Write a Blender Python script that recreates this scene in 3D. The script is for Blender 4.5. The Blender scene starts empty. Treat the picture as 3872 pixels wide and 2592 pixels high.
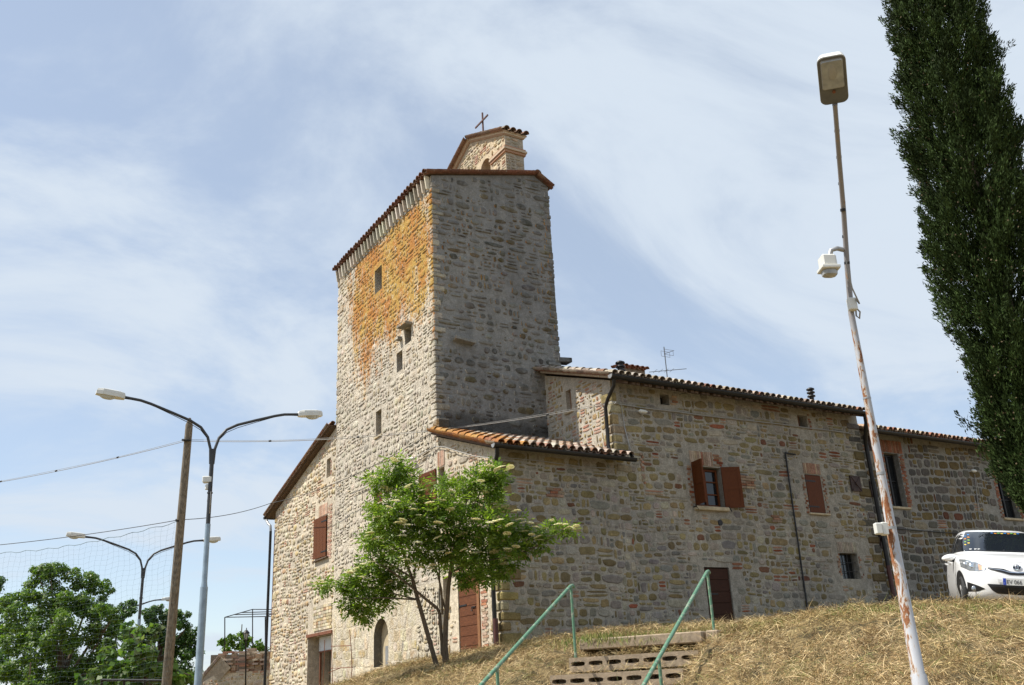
import bpy, math, random
import numpy as np
from mathutils import Vector, Matrix, noise as mnoise

scene = bpy.context.scene
COL = scene.collection
R = math.radians
rng = random.Random(7)
nrng = np.random.default_rng(11)

# ------------------------------------------------------------------ camera
CX, CY = 1936.0, 1296.0                     # photograph 3872 x 2592
_vr = np.array([8200 - CX, CY - 2270.0]); _vl = np.array([-300 - CX, CY - 2710.0])
FPX = math.sqrt(-(_vr @ _vl))
_x = np.array([*_vr, FPX]); _x /= np.linalg.norm(_x)
_y = np.array([*_vl, FPX]); _y /= np.linalg.norm(_y)
_z = np.cross(_x, _y)
if _z[1] < 0: _z = -_z
MW = np.stack([_x, _y, _z])                 # camera axes (right, up, forward) -> world
CAM = np.array([0, 0, 1.6])
cam_d = bpy.data.cameras.new('camera'); cam = bpy.data.objects.new('camera', cam_d); COL.objects.link(cam)
cam_d.sensor_width = 36.0; cam_d.lens = 36.0 * FPX / 3872.0
cam_d.clip_start = 0.05; cam_d.clip_end = 3000
_r, _u, _f = (MW @ np.array(v, float) for v in ((1, 0, 0), (0, 1, 0), (0, 0, 1)))
_m = Matrix(((_r[0], _u[0], -_f[0], 0), (_r[1], _u[1], -_f[1], 0), (_r[2], _u[2], -_f[2], 1.6), (0, 0, 0, 1)))
cam.matrix_world = _m
scene.camera = cam

# ------------------------------------------------------------------ light
SUN_ELEV = R(57); SUN_DIR = Vector((-math.cos(SUN_ELEV) * .92, math.cos(SUN_ELEV) * .392, math.sin(SUN_ELEV)))
sun_d = bpy.data.lights.new('sun', 'SUN'); sun_d.energy = 4.3; sun_d.angle = R(0.55); sun_d.color = (1, .95, .86)
sun = bpy.data.objects.new('sun', sun_d); COL.objects.link(sun)
sun.rotation_euler = SUN_DIR.to_track_quat('Z', 'Y').to_euler(); sun.location = (-20, 10, 40)
scene.view_settings.view_transform = 'Standard'; scene.view_settings.look = 'None'
scene.view_settings.exposure = 0.62; scene.view_settings.gamma = 1
W = bpy.data.worlds.new('World'); scene.world = W; W.use_nodes = True
wn = W.node_tree.nodes; wl = W.node_tree.links; wn.clear()
def N(nodes, typ, **kw):
    n = nodes.new(typ)
    for k, v in kw.items():
        if k in n.inputs: n.inputs[k].default_value = v
        else: setattr(n, k, v)
    return n
sky = N(wn, 'ShaderNodeTexSky', sky_type='NISHITA', sun_disc=False, sun_elevation=SUN_ELEV,
        sun_rotation=math.atan2(SUN_DIR.x, SUN_DIR.y), altitude=400.0, air_density=1.0, dust_density=0.3, ozone_density=1.3)
tc = N(wn, 'ShaderNodeTexCoord')
sep = N(wn, 'ShaderNodeSeparateXYZ'); wl.new(tc.outputs['Generated'], sep.inputs[0])
zz = N(wn, 'ShaderNodeMath', operation='ADD'); wl.new(sep.outputs[2], zz.inputs[0]); zz.inputs[1].default_value = .22
dx = N(wn, 'ShaderNodeMath', operation='DIVIDE'); wl.new(sep.outputs[0], dx.inputs[0]); wl.new(zz.outputs[0], dx.inputs[1])
dy = N(wn, 'ShaderNodeMath', operation='DIVIDE'); wl.new(sep.outputs[1], dy.inputs[0]); wl.new(zz.outputs[0], dy.inputs[1])
cmb = N(wn, 'ShaderNodeCombineXYZ'); wl.new(dx.outputs[0], cmb.inputs[0]); wl.new(dy.outputs[0], cmb.inputs[1])
mp = N(wn, 'ShaderNodeMapping'); wl.new(cmb.outputs[0], mp.inputs[0])
mp.inputs['Rotation'].default_value = (0, 0, R(-38)); mp.inputs['Scale'].default_value = (1.0, 1.45, 1); mp.inputs['Location'].default_value = (3.3, 1.7, 0)
n1 = N(wn, 'ShaderNodeTexNoise', Scale=1.35, Detail=12.0, Roughness=.60, Distortion=.6); wl.new(mp.outputs[0], n1.inputs['Vector'])
cr = N(wn, 'ShaderNodeMapRange', interpolation_type='SMOOTHSTEP'); wl.new(n1.outputs[0], cr.inputs[0])
cr.inputs[1].default_value = .36; cr.inputs[2].default_value = .62; cr.inputs[3].default_value = .47; cr.inputs[4].default_value = .98
mx = N(wn, 'ShaderNodeMix', data_type='RGBA'); wl.new(cr.outputs[0], mx.inputs[0]); wl.new(sky.outputs[0], mx.inputs[6])
mx.inputs[7].default_value = (4.35, 4.9, 5.55, 1)
bg = N(wn, 'ShaderNodeBackground', Strength=.105); wl.new(mx.outputs[2], bg.inputs[0])
wo = N(wn, 'ShaderNodeOutputWorld'); wl.new(bg.outputs[0], wo.inputs[0])

# ------------------------------------------------------------------ projection helpers (photograph measurement -> metres)
def ray(px, py):
    d = MW @ np.array([px - CX, CY - py, FPX]); return d / np.linalg.norm(d)
def at(px, py, dep):
    return Vector(CAM + MW @ np.array([px - CX, CY - py, FPX]) * dep / FPX)
def onX(px, py, x0): d = ray(px, py); return Vector(CAM + d * x0 / d[0])
def onY(px, py, y0): d = ray(px, py); return Vector(CAM + d * y0 / d[1])

# ------------------------------------------------------------------ materials
MATS = {}
class NT:
    def __init__(s, name):
        s.m = bpy.data.materials.new(name); s.m.use_nodes = True; s.n = s.m.node_tree.nodes; s.l = s.m.node_tree.links
        s.n.clear(); s.out = s.n.new('ShaderNodeOutputMaterial'); s.b = s.n.new('ShaderNodeBsdfPrincipled')
        s.l.new(s.b.outputs[0], s.out.inputs[0]); MATS[name] = s.m
    def new(s, t, **k): return N(s.n, t, **k)
    def val(s, x, inp):
        if hasattr(x, 'is_linked'): s.l.new(x, inp)
        else: inp.default_value = x
    def math(s, op, a, b=0.0, clamp=False):
        n = s.n.new('ShaderNodeMath'); n.operation = op; n.use_clamp = clamp; s.val(a, n.inputs[0]); s.val(b, n.inputs[1]); return n.outputs[0]
    def ramp(s, x, a, b, lo=0.0, hi=1.0, smooth=True):
        n = s.n.new('ShaderNodeMapRange'); n.interpolation_type = 'SMOOTHSTEP' if smooth else 'LINEAR'
        s.val(x, n.inputs[0])
        for i, v in enumerate((a, b, lo, hi)): n.inputs[i + 1].default_value = v
        return n.outputs[0]
    def mix(s, f, a, b, mode='MIX'):
        n = s.n.new('ShaderNodeMix'); n.data_type = 'RGBA'; n.blend_type = mode; n.clamp_factor = True
        s.val(f, n.inputs[0]); s.val(a if not isinstance(a, tuple) else (*a, 1), n.inputs[6]); s.val(b if not isinstance(b, tuple) else (*b, 1), n.inputs[7]); return n.outputs[2]
    def coord(s): 
        g = s.n.new('ShaderNodeNewGeometry'); return g.outputs['Position'], g
    def noise(s, vec, scale, detail=4.0, rough=.55, dist=0.0):
        n = s.n.new('ShaderNodeTexNoise'); n.inputs['Scale'].default_value = scale; n.inputs['Detail'].default_value = detail
        n.inputs['Roughness'].default_value = rough; n.inputs['Distortion'].default_value = dist
        if vec is not None: s.l.new(vec, n.inputs['Vector'])
        return n.outputs[0]
    def stretch(s, vec, sc):
        n = s.n.new('ShaderNodeVectorMath'); n.operation = 'MULTIPLY'; s.l.new(vec, n.inputs[0]); n.inputs[1].default_value = sc; return n.outputs[0]
    def col(s):
        n = s.n.new('ShaderNodeVertexColor'); n.layer_name = 'Col'; return n.outputs[0]
    def xyz(s, vec):
        n = s.n.new('ShaderNodeSeparateXYZ'); s.l.new(vec, n.inputs[0]); return n.outputs
    def bump(s, h, strength=.5, dist=.02):
        n = s.n.new('ShaderNodeBump'); n.inputs['Strength'].default_value = strength; n.inputs['Distance'].default_value = dist
        s.l.new(h, n.inputs['Height']); s.l.new(n.outputs[0], s.b.inputs['Normal'])
    def base(s, c): s.val(c if not isinstance(c, tuple) else (*c, 1), s.b.inputs['Base Color'])

def mat(name, color=None, rough=.6, metal=0.0, var=.15, vscale=8.0, bump=0.0, bscale=40.0, spec=.5, usecol=False, coat=0.0, stretch=None):
    t = NT(name); P, _ = t.coord()
    if stretch: P = t.stretch(P, stretch)
    c = t.col() if usecol else color
    if var > 0:
        f = t.ramp(t.noise(P, vscale, 5), .25, .75, 1 - var, 1 + var, False)
        g = t.new('ShaderNodeMix', data_type='RGBA', blend_type='MULTIPLY'); g.inputs[0].default_value = 1
        t.val(c if usecol else (*c, 1), g.inputs[6]); t.l.new(f, g.inputs[7]); c = g.outputs[2]
        t.l.new(c, t.b.inputs['Base Color'])
    else: t.base(c)
    t.b.inputs['Roughness'].default_value = rough; t.b.inputs['Metallic'].default_value = metal
    t.b.inputs['Specular IOR Level'].default_value = spec; t.b.inputs['Coat Weight'].default_value = coat
    if bump: t.bump(t.noise(P, bscale, 5), bump, .01)
    return t

def masonry(name, tower=False):
    t = NT(name); P, g = t.coord(); c = t.col()
    fine = t.noise(P, 34, 6, .65); mid = t.noise(P, 7, 5, .6); big = t.noise(P, .45, 4, .55)
    c = t.mix(1.0, c, t.mix(t.ramp(fine, .3, .7), (.74, .74, .74), (1.2, 1.2, 1.2)), 'MULTIPLY')
    c = t.mix(1.0, c, t.mix(t.ramp(mid, .3, .7), (.80, .79, .77), (1.14, 1.13, 1.12)), 'MULTIPLY')
    c = t.mix(1.0, c, t.mix(t.ramp(big, .35, .65), (.86, .86, .87), (1.08, 1.07, 1.04)), 'MULTIPLY')
    X, Y, Z = t.xyz(P)
    nn = t.xyz(g.outputs['True Normal'])
    if tower:
        # lime wash smeared over the rubble
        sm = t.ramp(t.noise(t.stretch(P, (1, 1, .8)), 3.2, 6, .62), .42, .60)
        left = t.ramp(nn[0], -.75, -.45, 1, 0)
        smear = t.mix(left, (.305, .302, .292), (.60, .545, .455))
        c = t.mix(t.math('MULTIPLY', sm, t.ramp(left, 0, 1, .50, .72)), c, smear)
        # lichen on the sunny left face
        st = t.noise(t.stretch(P, (1, 1.2, .33)), 2.1, 8, .70, .6)
        sp = t.noise(P, 11, 6, .72)
        pt = t.noise(t.stretch(P, (1, 1, .8)), .62, 4, .6)
        hgt = t.math('MULTIPLY', t.ramp(Z, 8.6, 12.8), t.ramp(Z, 14.5, 15.1, 1, .2))
        yy = t.math('MULTIPLY', t.ramp(Y, 20.85, 21.5, .9, 1), t.ramp(Y, 26.0, 28.0, 1, .35))
        m = t.math('MULTIPLY', hgt, yy)
        thr = t.math('ADD', t.math('ADD', t.math('MULTIPLY', st, .44), t.math('MULTIPLY', sp, .42)), t.math('MULTIPLY', pt, .24))
        mask = t.ramp(t.math('ADD', thr, t.math('MULTIPLY', m, .20)), .645, .735)
        mask = t.math('MULTIPLY', mask, left)
        hue = t.math('ADD', t.math('MULTIPLY', t.noise(P, 1.3, 6, .66), .6), t.math('MULTIPLY', sp, .4))
        lich = t.mix(t.ramp(hue, .43, .57), (.47, .285, .045), (.42, .155, .012))
        c = t.mix(t.math('MULTIPLY', mask, .90), c, lich)
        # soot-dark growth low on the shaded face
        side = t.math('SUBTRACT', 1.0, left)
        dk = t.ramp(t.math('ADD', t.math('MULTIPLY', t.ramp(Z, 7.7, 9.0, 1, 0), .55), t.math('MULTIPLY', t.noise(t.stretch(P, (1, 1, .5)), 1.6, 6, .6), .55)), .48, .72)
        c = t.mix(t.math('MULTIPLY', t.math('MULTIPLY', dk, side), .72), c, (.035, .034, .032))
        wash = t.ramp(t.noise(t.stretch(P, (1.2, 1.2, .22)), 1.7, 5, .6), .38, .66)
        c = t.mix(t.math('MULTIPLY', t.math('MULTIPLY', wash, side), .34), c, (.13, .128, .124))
    t.l.new(c, t.b.inputs['Base Color'])
    t.b.inputs['Roughness'].default_value = .93; t.b.inputs['Specular IOR Level'].default_value = .2
    h = t.math('ADD', t.math('MULTIPLY', fine, .6), t.math('MULTIPLY', t.noise(P, 9 if tower else 12, 7, .68), 1.5 if tower else 1.0))
    t.bump(h, 1.0 if tower else .7, .045 if tower else .02)
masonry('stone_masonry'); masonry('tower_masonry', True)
def tilemat():
    t = NT('roof_tile'); P, g = t.coord(); c = t.col()
    c = t.mix(1.0, c, t.mix(t.ramp(t.noise(P, 22, 5, .7), .3, .7), (.62, .62, .62), (1.3, 1.3, 1.28)), 'MULTIPLY')
    c = t.mix(t.ramp(t.noise(P, 13, 6, .7), .55, .7), c, (.33, .29, .23))
    t.l.new(c, t.b.inputs['Base Color']); t.b.inputs['Roughness'].default_value = .9
    t.bump(t.noise(P, 40, 5), .5, .008)
tilemat()
mat('painted_masonry', usecol=True, var=.2, vscale=20, rough=.92, bump=.6, bscale=30)
mat('shutter_wood', (.120, .040, .014), spec=.2, rough=.65, var=.35, vscale=14, bump=.3, stretch=(6, 6, 1))
mat('red_shutter_wood', (.105, .030, .008), spec=.2, rough=.6, var=.3, vscale=14, bump=.2, stretch=(6, 6, 1))
mat('door_wood', (.125, .046, .020), spec=.2, rough=.7, var=.45, vscale=10, bump=.4, stretch=(1, 1, 7))
mat('dark_door_wood', (.045, .017, .009), spec=.2, rough=.7, var=.35, vscale=10, bump=.3, stretch=(1, 1, 7))
mat('orange_wood', (.24, .105, .04), rough=.6, var=.3, vscale=12, stretch=(4, 4, 1))
mat('beam_wood', (.10, .062, .038), rough=.85, var=.4, vscale=10, bump=.4)
mat('dark_metal', (.018, .017, .017), rough=.45, metal=.3, var=.3, vscale=5)
mat('brown_metal', (.085, .030, .026), rough=.5, metal=.2, var=.3, vscale=6)
mat('iron_plate', (.045, .024, .020), rough=.7, var=.4, vscale=9, bump=.4)
mat('zinc', (.36, .36, .36), rough=.45, metal=.5, var=.15)
mat('window_glass', (.012, .014, .016), rough=.06, var=0, spec=.6)
mat('dark_void', (.012, .010, .009), rough=.95, var=.3)
mat('interior_stone', (.10, .075, .05), rough=.95, var=.6, vscale=5, bump=.8, bscale=8)
mat('white_panel', (.62, .64, .66), rough=.6, var=.15, vscale=4)
mat('rusty_steel', (.17, .062, .030), rough=.85, var=.45, vscale=20, bump=.4)
mat('sill_stone', (.46, .38, .25), rough=.9, var=.25, vscale=8, bump=.5)
mat('terracotta', (.20, .092, .055), rough=.85, var=.4, vscale=9, bump=.4)
mat('cable', (.30, .29, .27), rough=.6, var=0)
mat('black_cable', (.03, .03, .03), rough=.6, var=0)
mat('net_cord', (.10, .15, .16), rough=.8, var=0)
mat('cross_iron', (.12, .060, .050), rough=.75, var=.4, vscale=20)
mat('blue_grey_paint', (.25, .33, .41), rough=.45, var=.22, vscale=6)
mat('lamp_arm_paint', (.035, .037, .04), rough=.5, var=.2)
mat('lamp_shell', (.66, .66, .62), rough=.4, var=.10, vscale=4)
mat('lamp_glass', (.50, .52, .50), rough=.12, var=.1, spec=.7)
mat('bezel_grey', (.12, .122, .12), rough=.6, var=.2)
mat('dull_glass', (.34, .35, .345), rough=.2, var=.35, vscale=9, spec=.6)
mat('old_wood_pole', (.19, .162, .128), spec=.2, rough=.95, var=.6, vscale=9, bump=.7, bscale=20, stretch=(3, 3, .35))
mat('concrete', (.32, .25, .175), rough=.95, var=.3, vscale=14, bump=.8, bscale=60)
mat('leaf', usecol=True, var=.12, vscale=2, rough=.45, spec=.4)
mat('needle', usecol=True, var=.1, vscale=3, rough=.8, spec=.12)
mat('straw', usecol=True, var=0, rough=.7, spec=.3)
mat('blossom', (.85, .81, .60), rough=.8, var=.2, vscale=60)
mat('bark', (.13, .098, .068), rough=.95, var=.45, vscale=22, bump=.9, bscale=36, stretch=(2, 2, .5))
mat('car_paint', (.80, .80, .80), rough=.25, var=0, coat=.6)
mat('car_glass', (.010, .013, .018), rough=.04, var=0, spec=.8)
mat('black_plastic', (.012, .012, .013), rough=.45, var=0)
mat('chrome', (.75, .76, .78), rough=.12, metal=1.0, var=0)
mat('headlamp_glass', (.36, .39, .42), rough=.07, metal=.55, var=.35, vscale=16, spec=.8)
mat('amber_glass', (.55, .33, .22), rough=.15, var=.1)
mat('tyre', (.028, .028, .028), rough=.85, var=.2)
mat('alloy', (.42, .43, .44), rough=.3, metal=.8, var=.1)
mat('plate_white', (.70, .70, .68), rough=.4, var=0)
mat('plate_blue', (.02, .06, .42), rough=.4, var=0)
mat('plate_ink', (.03, .03, .035), rough=.5, var=0)
for nm, c in (('blue', (.05, .25, .65)), ('orange', (.75, .27, .03)), ('green', (.20, .50, .10)), ('yellow', (.75, .55, .08))):
    mat('sticker_' + nm, c, rough=.5, var=0)
def leaf_translucent(name, tint=(1.35, 1.45, .7), fac=.38):
    m = MATS[name]; nt = m.node_tree; b = [n for n in nt.nodes if n.type == 'BSDF_PRINCIPLED'][0]; out = [n for n in nt.nodes if n.type == 'OUTPUT_MATERIAL'][0]
    tr = nt.nodes.new('ShaderNodeBsdfTranslucent'); mxs = nt.nodes.new('ShaderNodeMixShader'); mxs.inputs[0].default_value = fac
    src = b.inputs['Base Color'].links[0].from_socket
    mm = nt.nodes.new('ShaderNodeMix'); mm.data_type = 'RGBA'; mm.blend_type = 'MULTIPLY'; mm.inputs[0].default_value = 1
    nt.links.new(src, mm.inputs[6]); mm.inputs[7].default_value = (*tint, 1)
    nt.links.new(mm.outputs[2], tr.inputs[0]); nt.links.new(b.outputs[0], mxs.inputs[1]); nt.links.new(tr.outputs[0], mxs.inputs[2]); nt.links.new(mxs.outputs[0], out.inputs[0])
leaf_translucent('leaf', (1.35, 1.45, .7), .46); leaf_translucent('blossom', (1.1, 1.1, .9), .35)
def greenpaint():
    t = NT('green_paint'); P, _ = t.coord()
    f = t.ramp(t.noise(P, 12, 7, .75), .50, .62)
    t.l.new(t.mix(f, (.095, .215, .135), (.30, .33, .25)), t.b.inputs['Base Color']); t.b.inputs['Roughness'].default_value = .5
greenpaint()
FBX, FBY = 8.667, 6.643
def rustpole():
    t = NT('rusty_white_paint'); P, _ = t.coord(); X, Y, Z = t.xyz(P)
    n = t.noise(t.stretch(P, (7, 7, 2.2)), 2.2, 8, .70, .5)
    side = t.ramp(t.math('SUBTRACT', t.math('MULTIPLY', X, -.51), t.math('MULTIPLY', Y, -.86)), -.08, .08)   # weathered towards one side
    zf = t.math('MULTIPLY', t.ramp(Z, 1.4, 2.4, .45, 1), t.ramp(Z, 4.9, 5.5, 1, .0))
    d2 = t.ramp(t.math('ADD', t.math('MULTIPLY', t.math('SUBTRACT', X, FBX), -.862), t.math('MULTIPLY', t.math('SUBTRACT', Y, FBY), .505)), -.06, .07)
    v = t.math('ADD', n, t.math('MULTIPLY', t.math('MULTIPLY', zf, d2), .19))
    rm = t.ramp(v, .648, .668)
    stain = t.ramp(v, .58, .67)
    c = t.mix(stain, t.mix(t.ramp(Z, 4.9, 5.6), (.43, .44, .47), (.24, .225, .225)), (.42, .31, .20))
    rc = t.mix(t.ramp(t.noise(P, 26, 5, .7), .35, .65), (.17, .055, .020), (.27, .115, .045))
    t.l.new(t.mix(rm, c, rc), t.b.inputs['Base Color'])
    t.l.new(t.ramp(rm, 0, 1, .42, .9), t.b.inputs['Roughness'])
    t.bump(t.math('ADD', rm, t.math('MULTIPLY', n, .3)), .5, .006)
rustpole()
def groundmat():
    t = NT('hay_ground'); P, _ = t.coord()
    a = t.noise(P, 3.2, 6, .65); b = t.noise(P, 30, 5, .7); k = t.noise(P, .7, 4, .6)
    c = t.mix(t.ramp(b, .3, .7), (.12, .082, .036), (.30, .22, .10))
    c = t.mix(t.ramp(a, .47, .62), c, (.075, .058, .026))
    c = t.mix(t.ramp(k, .55, .7, 0, .5), c, (.12, .13, .04))
    t.l.new(c, t.b.inputs['Base Color']); t.b.inputs['Roughness'].default_value = .97
    t.bump(t.math('ADD', t.math('MULTIPLY', b, .4), a), .9, .05)
groundmat()

# ------------------------------------------------------------------ mesh helpers
ORG = {}
class MB:
    def __init__(s): s.v = []; s.f = []; s.c = []; s.sm = []
    def add(s, verts, faces, col=(1, 1, 1), smooth=False):
        o = len(s.v); s.v.extend([tuple(p) for p in verts])
        for fc in faces:
            s.f.append(tuple(i + o for i in fc)); s.c.append(col); s.sm.append(smooth)
    def quad(s, a, b, c, d, col=(1, 1, 1)): s.add([a, b, c, d], [(0, 1, 2, 3)], col)
    def box(s, c, ex, ey, ez, col=(1, 1, 1)):
        """c centre; ex, ey, ez half-extent vectors"""
        c, ex, ey, ez = Vector(c), Vector(ex), Vector(ey), Vector(ez)
        v = [c + sx * ex + sy * ey + sz * ez for sz in (-1, 1) for sy in (-1, 1) for sx in (-1, 1)]
        s.add(v, [(0, 2, 3, 1), (4, 5, 7, 6), (0, 1, 5, 4), (2, 6, 7, 3), (0, 4, 6, 2), (1, 3, 7, 5)], col)
    def bbox(s, c, ex, ey, ez, col=(1, 1, 1), b=.12):
        """rounded block: cage with chamfered edges"""
        c, ex, ey, ez = Vector(c), Vector(ex), Vector(ey), Vector(ez)
        L = [ex.length, ey.length, ez.length]; bv = min(L) * b * 2
        k = [(l - bv) / l for l in L]; vs = []; idx = {}
        for ax in range(3):
            for sx in (-1, 1):
                for sy in (-1, 1):
                    for sz in (-1, 1):
                        q = [sx * k[0], sy * k[1], sz * k[2]]; q[ax] = (sx, sy, sz)[ax]
                        idx[(ax, sx, sy, sz)] = len(vs); vs.append(c + ex * q[0] + ey * q[1] + ez * q[2])
        fs = []
        for sg in (-1, 1):
            fs.append(tuple(idx[(0, sg, a, b_)] for a, b_ in ((-1, -1), (1, -1), (1, 1), (-1, 1))))
            fs.append(tuple(idx[(1, a, sg, b_)] for a, b_ in ((-1, -1), (1, -1), (1, 1), (-1, 1))))
            fs.append(tuple(idx[(2, a, b_, sg)] for a, b_ in ((-1, -1), (1, -1), (1, 1), (-1, 1))))
        for s1 in (-1, 1):
            for s2 in (-1, 1):
                fs.append((idx[(0, s1, s2, -1)], idx[(0, s1, s2, 1)], idx[(1, s1, s2, 1)], idx[(1, s1, s2, -1)]))
                fs.append((idx[(0, s1, -1, s2)], idx[(0, s1, 1, s2)], idx[(2, s1, 1, s2)], idx[(2, s1, -1, s2)]))
                fs.append((idx[(1, -1, s1, s2)], idx[(1, 1, s1, s2)], idx[(2, 1, s1, s2)], idx[(2, -1, s1, s2)]))
        for a in (-1, 1):
            for b_ in (-1, 1):
                for d in (-1, 1): fs.append((idx[(0, a, b_, d)], idx[(1, a, b_, d)], idx[(2, a, b_, d)]))
        s.add(vs, fs, col)
    def tube(s, pts, r, n=8, col=(1, 1, 1), caps=True, smooth=True):
        pts = [Vector(p) for p in pts]; rs = r if isinstance(r, (list, tuple)) else [r] * len(pts)
        vs = []; fs = []; prev = None
        for i, p in enumerate(pts):
            t = (pts[min(i + 1, len(pts) - 1)] - pts[max(i - 1, 0)]).normalized()
            if prev is None:
                a = Vector((0, 0, 1)) if abs(t.z) < .9 else Vector((1, 0, 0)); prev = a
            a = (prev - t * prev.dot(t)).normalized(); b = t.cross(a); prev = a
            for k in range(n):
                th = 2 * math.pi * k / n; vs.append(p + (a * math.cos(th) + b * math.sin(th)) * rs[i])
        for i in range(len(pts) - 1):
            for k in range(n): fs.append((i * n + k, i * n + (k + 1) % n, (i + 1) * n + (k + 1) % n, (i + 1) * n + k))
        s.add(vs, fs, col, smooth)
        if caps:
            s.add(vs[:n], [tuple(range(n))[::-1]], col); s.add(vs[-n:], [tuple(range(n))], col)
    def build(s, name, m, parent=None, loc=None):
        return mesh_np(name, np.array(s.v, float).reshape(-1, 3), s.f, s.c, s.sm, m, parent, loc)

def link(o, parent, org):
    COL.objects.link(o)
    if parent is not None:
        o.parent = parent; ORG[o] = ORG[parent]
    else:
        o.location = org; ORG[o] = Vector(org)
def mesh_np(name, v, f, c, sm, m, parent, loc):
    org = ORG[parent] if parent is not None else (Vector(loc) if loc is not None else Vector((v[:, 0].mean(), v[:, 1].mean(), v[:, 2].min())))
    me = bpy.data.meshes.new(name)
    me.from_pydata([tuple(p) for p in (v - np.array(org))], [], f)
    if len(c):
        cnt = np.array([len(q) for q in f]); ca = np.ones((len(f), 4)); ca[:, :3] = np.array(c)[:, :3]
        at_ = me.color_attributes.new('Col', 'FLOAT_COLOR', 'CORNER'); at_.data.foreach_set('color', np.repeat(ca, cnt, axis=0).ravel())
        me.polygons.foreach_set('use_smooth', np.array(sm, bool))
    me.materials.append(MATS[m]); me.update()
    o = bpy.data.objects.new(name, me); link(o, parent, org); return o
def empty(name, loc, label=None, cat=None, group=None):
    o = bpy.data.objects.new(name, None); o.empty_display_size = .2; link(o, None, Vector(loc)); tag(o, label, cat, group); return o
def tag(o, label=None, cat=None, group=None, kind=None):
    for k, v in (('label', label), ('category', cat), ('group', group), ('kind', kind)):
        if v: o[k] = v
    return o
def blades(name, base, tdir, sdir, L, Wd, cols, m, parent=None, loc=None, bend=None):
    """many diamond leaves: base point, direction, side vector (numpy arrays), length, width"""
    n = len(base); L = np.broadcast_to(np.asarray(L, float), (n,))[:, None]; Wd = np.broadcast_to(np.asarray(Wd, float), (n,))[:, None]
    mid = base + tdir * L * .45
    if bend is not None: mid = mid + bend * L * .12
    v = np.stack([base, mid + sdir * Wd * .5, base + tdir * L, mid - sdir * Wd * .5], 1).reshape(-1, 3)
    org = ORG[parent] if parent is not None else Vector(loc)
    v = v - np.array(org)
    me = bpy.data.meshes.new(name)
    me.vertices.add(4 * n); me.loops.add(4 * n); me.polygons.add(n)
    me.vertices.foreach_set('co', v.ravel()); me.loops.foreach_set('vertex_index', np.arange(4 * n, dtype=np.int32))
    me.polygons.foreach_set('loop_start', np.arange(0, 4 * n, 4, dtype=np.int32))
    ca = np.ones((n, 4)); ca[:, :3] = cols
    a = me.color_attributes.new('Col', 'FLOAT_COLOR', 'POINT'); a.data.foreach_set('color', np.repeat(ca, 4, axis=0).ravel())
    me.materials.append(MATS[m]); me.update(); me.validate()
    o = bpy.data.objects.new(name, me); link(o, parent, org); return o
def unit(a): return a / np.maximum(np.linalg.norm(a, axis=-1, keepdims=True), 1e-9)
def V3(p): return Vector(p)

# ------------------------------------------------------------------ masonry walls
class Face:
    def __init__(s, O, U, Nn): s.O = Vector(O); s.U = Vector(U); s.N = Vector(Nn)
    def P(s, u, v, d=0.0): return s.O + s.U * u + Vector((0, 0, v)) + s.N * d
FL = Face((10.33, 0, 0), (0, 1, 0), (-1, 0, 0))          # the sunny left facade, u = Y
FR = Face((0, 17.89, 0), (1, 0, 0), (0, -1, 0))          # the shaded right facade, u = X
def lerp_top(top, u):
    for (a, va), (b, vb) in zip(top, top[1:]):
        if a - 1e-9 <= u <= b + 1e-9: return va + (vb - va) * (u - a) / max(b - a, 1e-9)
    return top[-1][1] if u > top[-1][0] else top[0][1]
class Op:
    def __init__(s, u0, u1, v0, v1, depth=.35, arch=False): s.u0, s.u1, s.v0, s.v1, s.depth, s.arch = u0, u1, v0, v1, depth, arch
    def head(s, u):
        if not s.arch: return s.v1
        c = (s.u0 + s.u1) / 2; r = (s.u1 - s.u0) / 2; return s.v1 - r + math.sqrt(max(0, r * r - (u - c) ** 2))
def wall_base(mb, F, u0, u1, v0, top, ops, col, back=None):
    us = {u0, u1} | {a for a, _ in top if u0 < a < u1}
    for o in ops:
        us |= {o.u0, o.u1}
        if o.arch: us |= {o.u0 + (o.u1 - o.u0) * (1 - math.cos(math.pi * k / 12)) / 2 for k in range(13)}
    us = sorted(us)
    for a, b in zip(us, us[1:]):
        if b - a < 1e-6: continue
        m = (a + b) / 2; cur = (v0, v0)
        for o in sorted([o for o in ops if o.u0 < m < o.u1], key=lambda o: o.v0):
            mb.quad(F.P(a, cur[0]), F.P(b, cur[1]), F.P(b, o.v0), F.P(a, o.v0), col); cur = (o.head(a), o.head(b))
        ta, tb = lerp_top(top, a), lerp_top(top, b)
        mb.quad(F.P(a, cur[0]), F.P(b, cur[1]), F.P(b, tb), F.P(a, ta), col)
    for o in ops:
        d = -o.depth; rc = tuple(x * .92 for x in col)
        if o.arch:
            n = 12; ua = [o.u0 + (o.u1 - o.u0) * (1 - math.cos(math.pi * k / n)) / 2 for k in range(n + 1)]
            for a, b in zip(ua, ua[1:]): mb.quad(F.P(a, o.head(a)), F.P(b, o.head(b)), F.P(b, o.head(b), d), F.P(a, o.head(a), d), rc)
            s = o.v1 - (o.u1 - o.u0) / 2
        else:
            mb.quad(F.P(o.u0, o.v1), F.P(o.u1, o.v1), F.P(o.u1, o.v1, d), F.P(o.u0, o.v1, d), rc); s = o.v1
        mb.quad(F.P(o.u0, o.v0), F.P(o.u1, o.v0), F.P(o.u1, o.v0, d), F.P(o.u0, o.v0, d), rc)
        mb.quad(F.P(o.u0, o.v0), F.P(o.u0, s), F.P(o.u0, s, d), F.P(o.u0, o.v0, d), rc)
        mb.quad(F.P(o.u1, o.v0), F.P(o.u1, s), F.P(o.u1, s, d), F.P(o.u1, o.v0, d), rc)
def pick(pal):
    t = rng.random() * sum(w for w, _ in pal)
    for w, c in pal:
        t -= w
        if t <= 0: break
    k = rng.uniform(.8, 1.22); return tuple(min(.9, x * k * rng.uniform(.95, 1.05)) for x in c)
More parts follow.
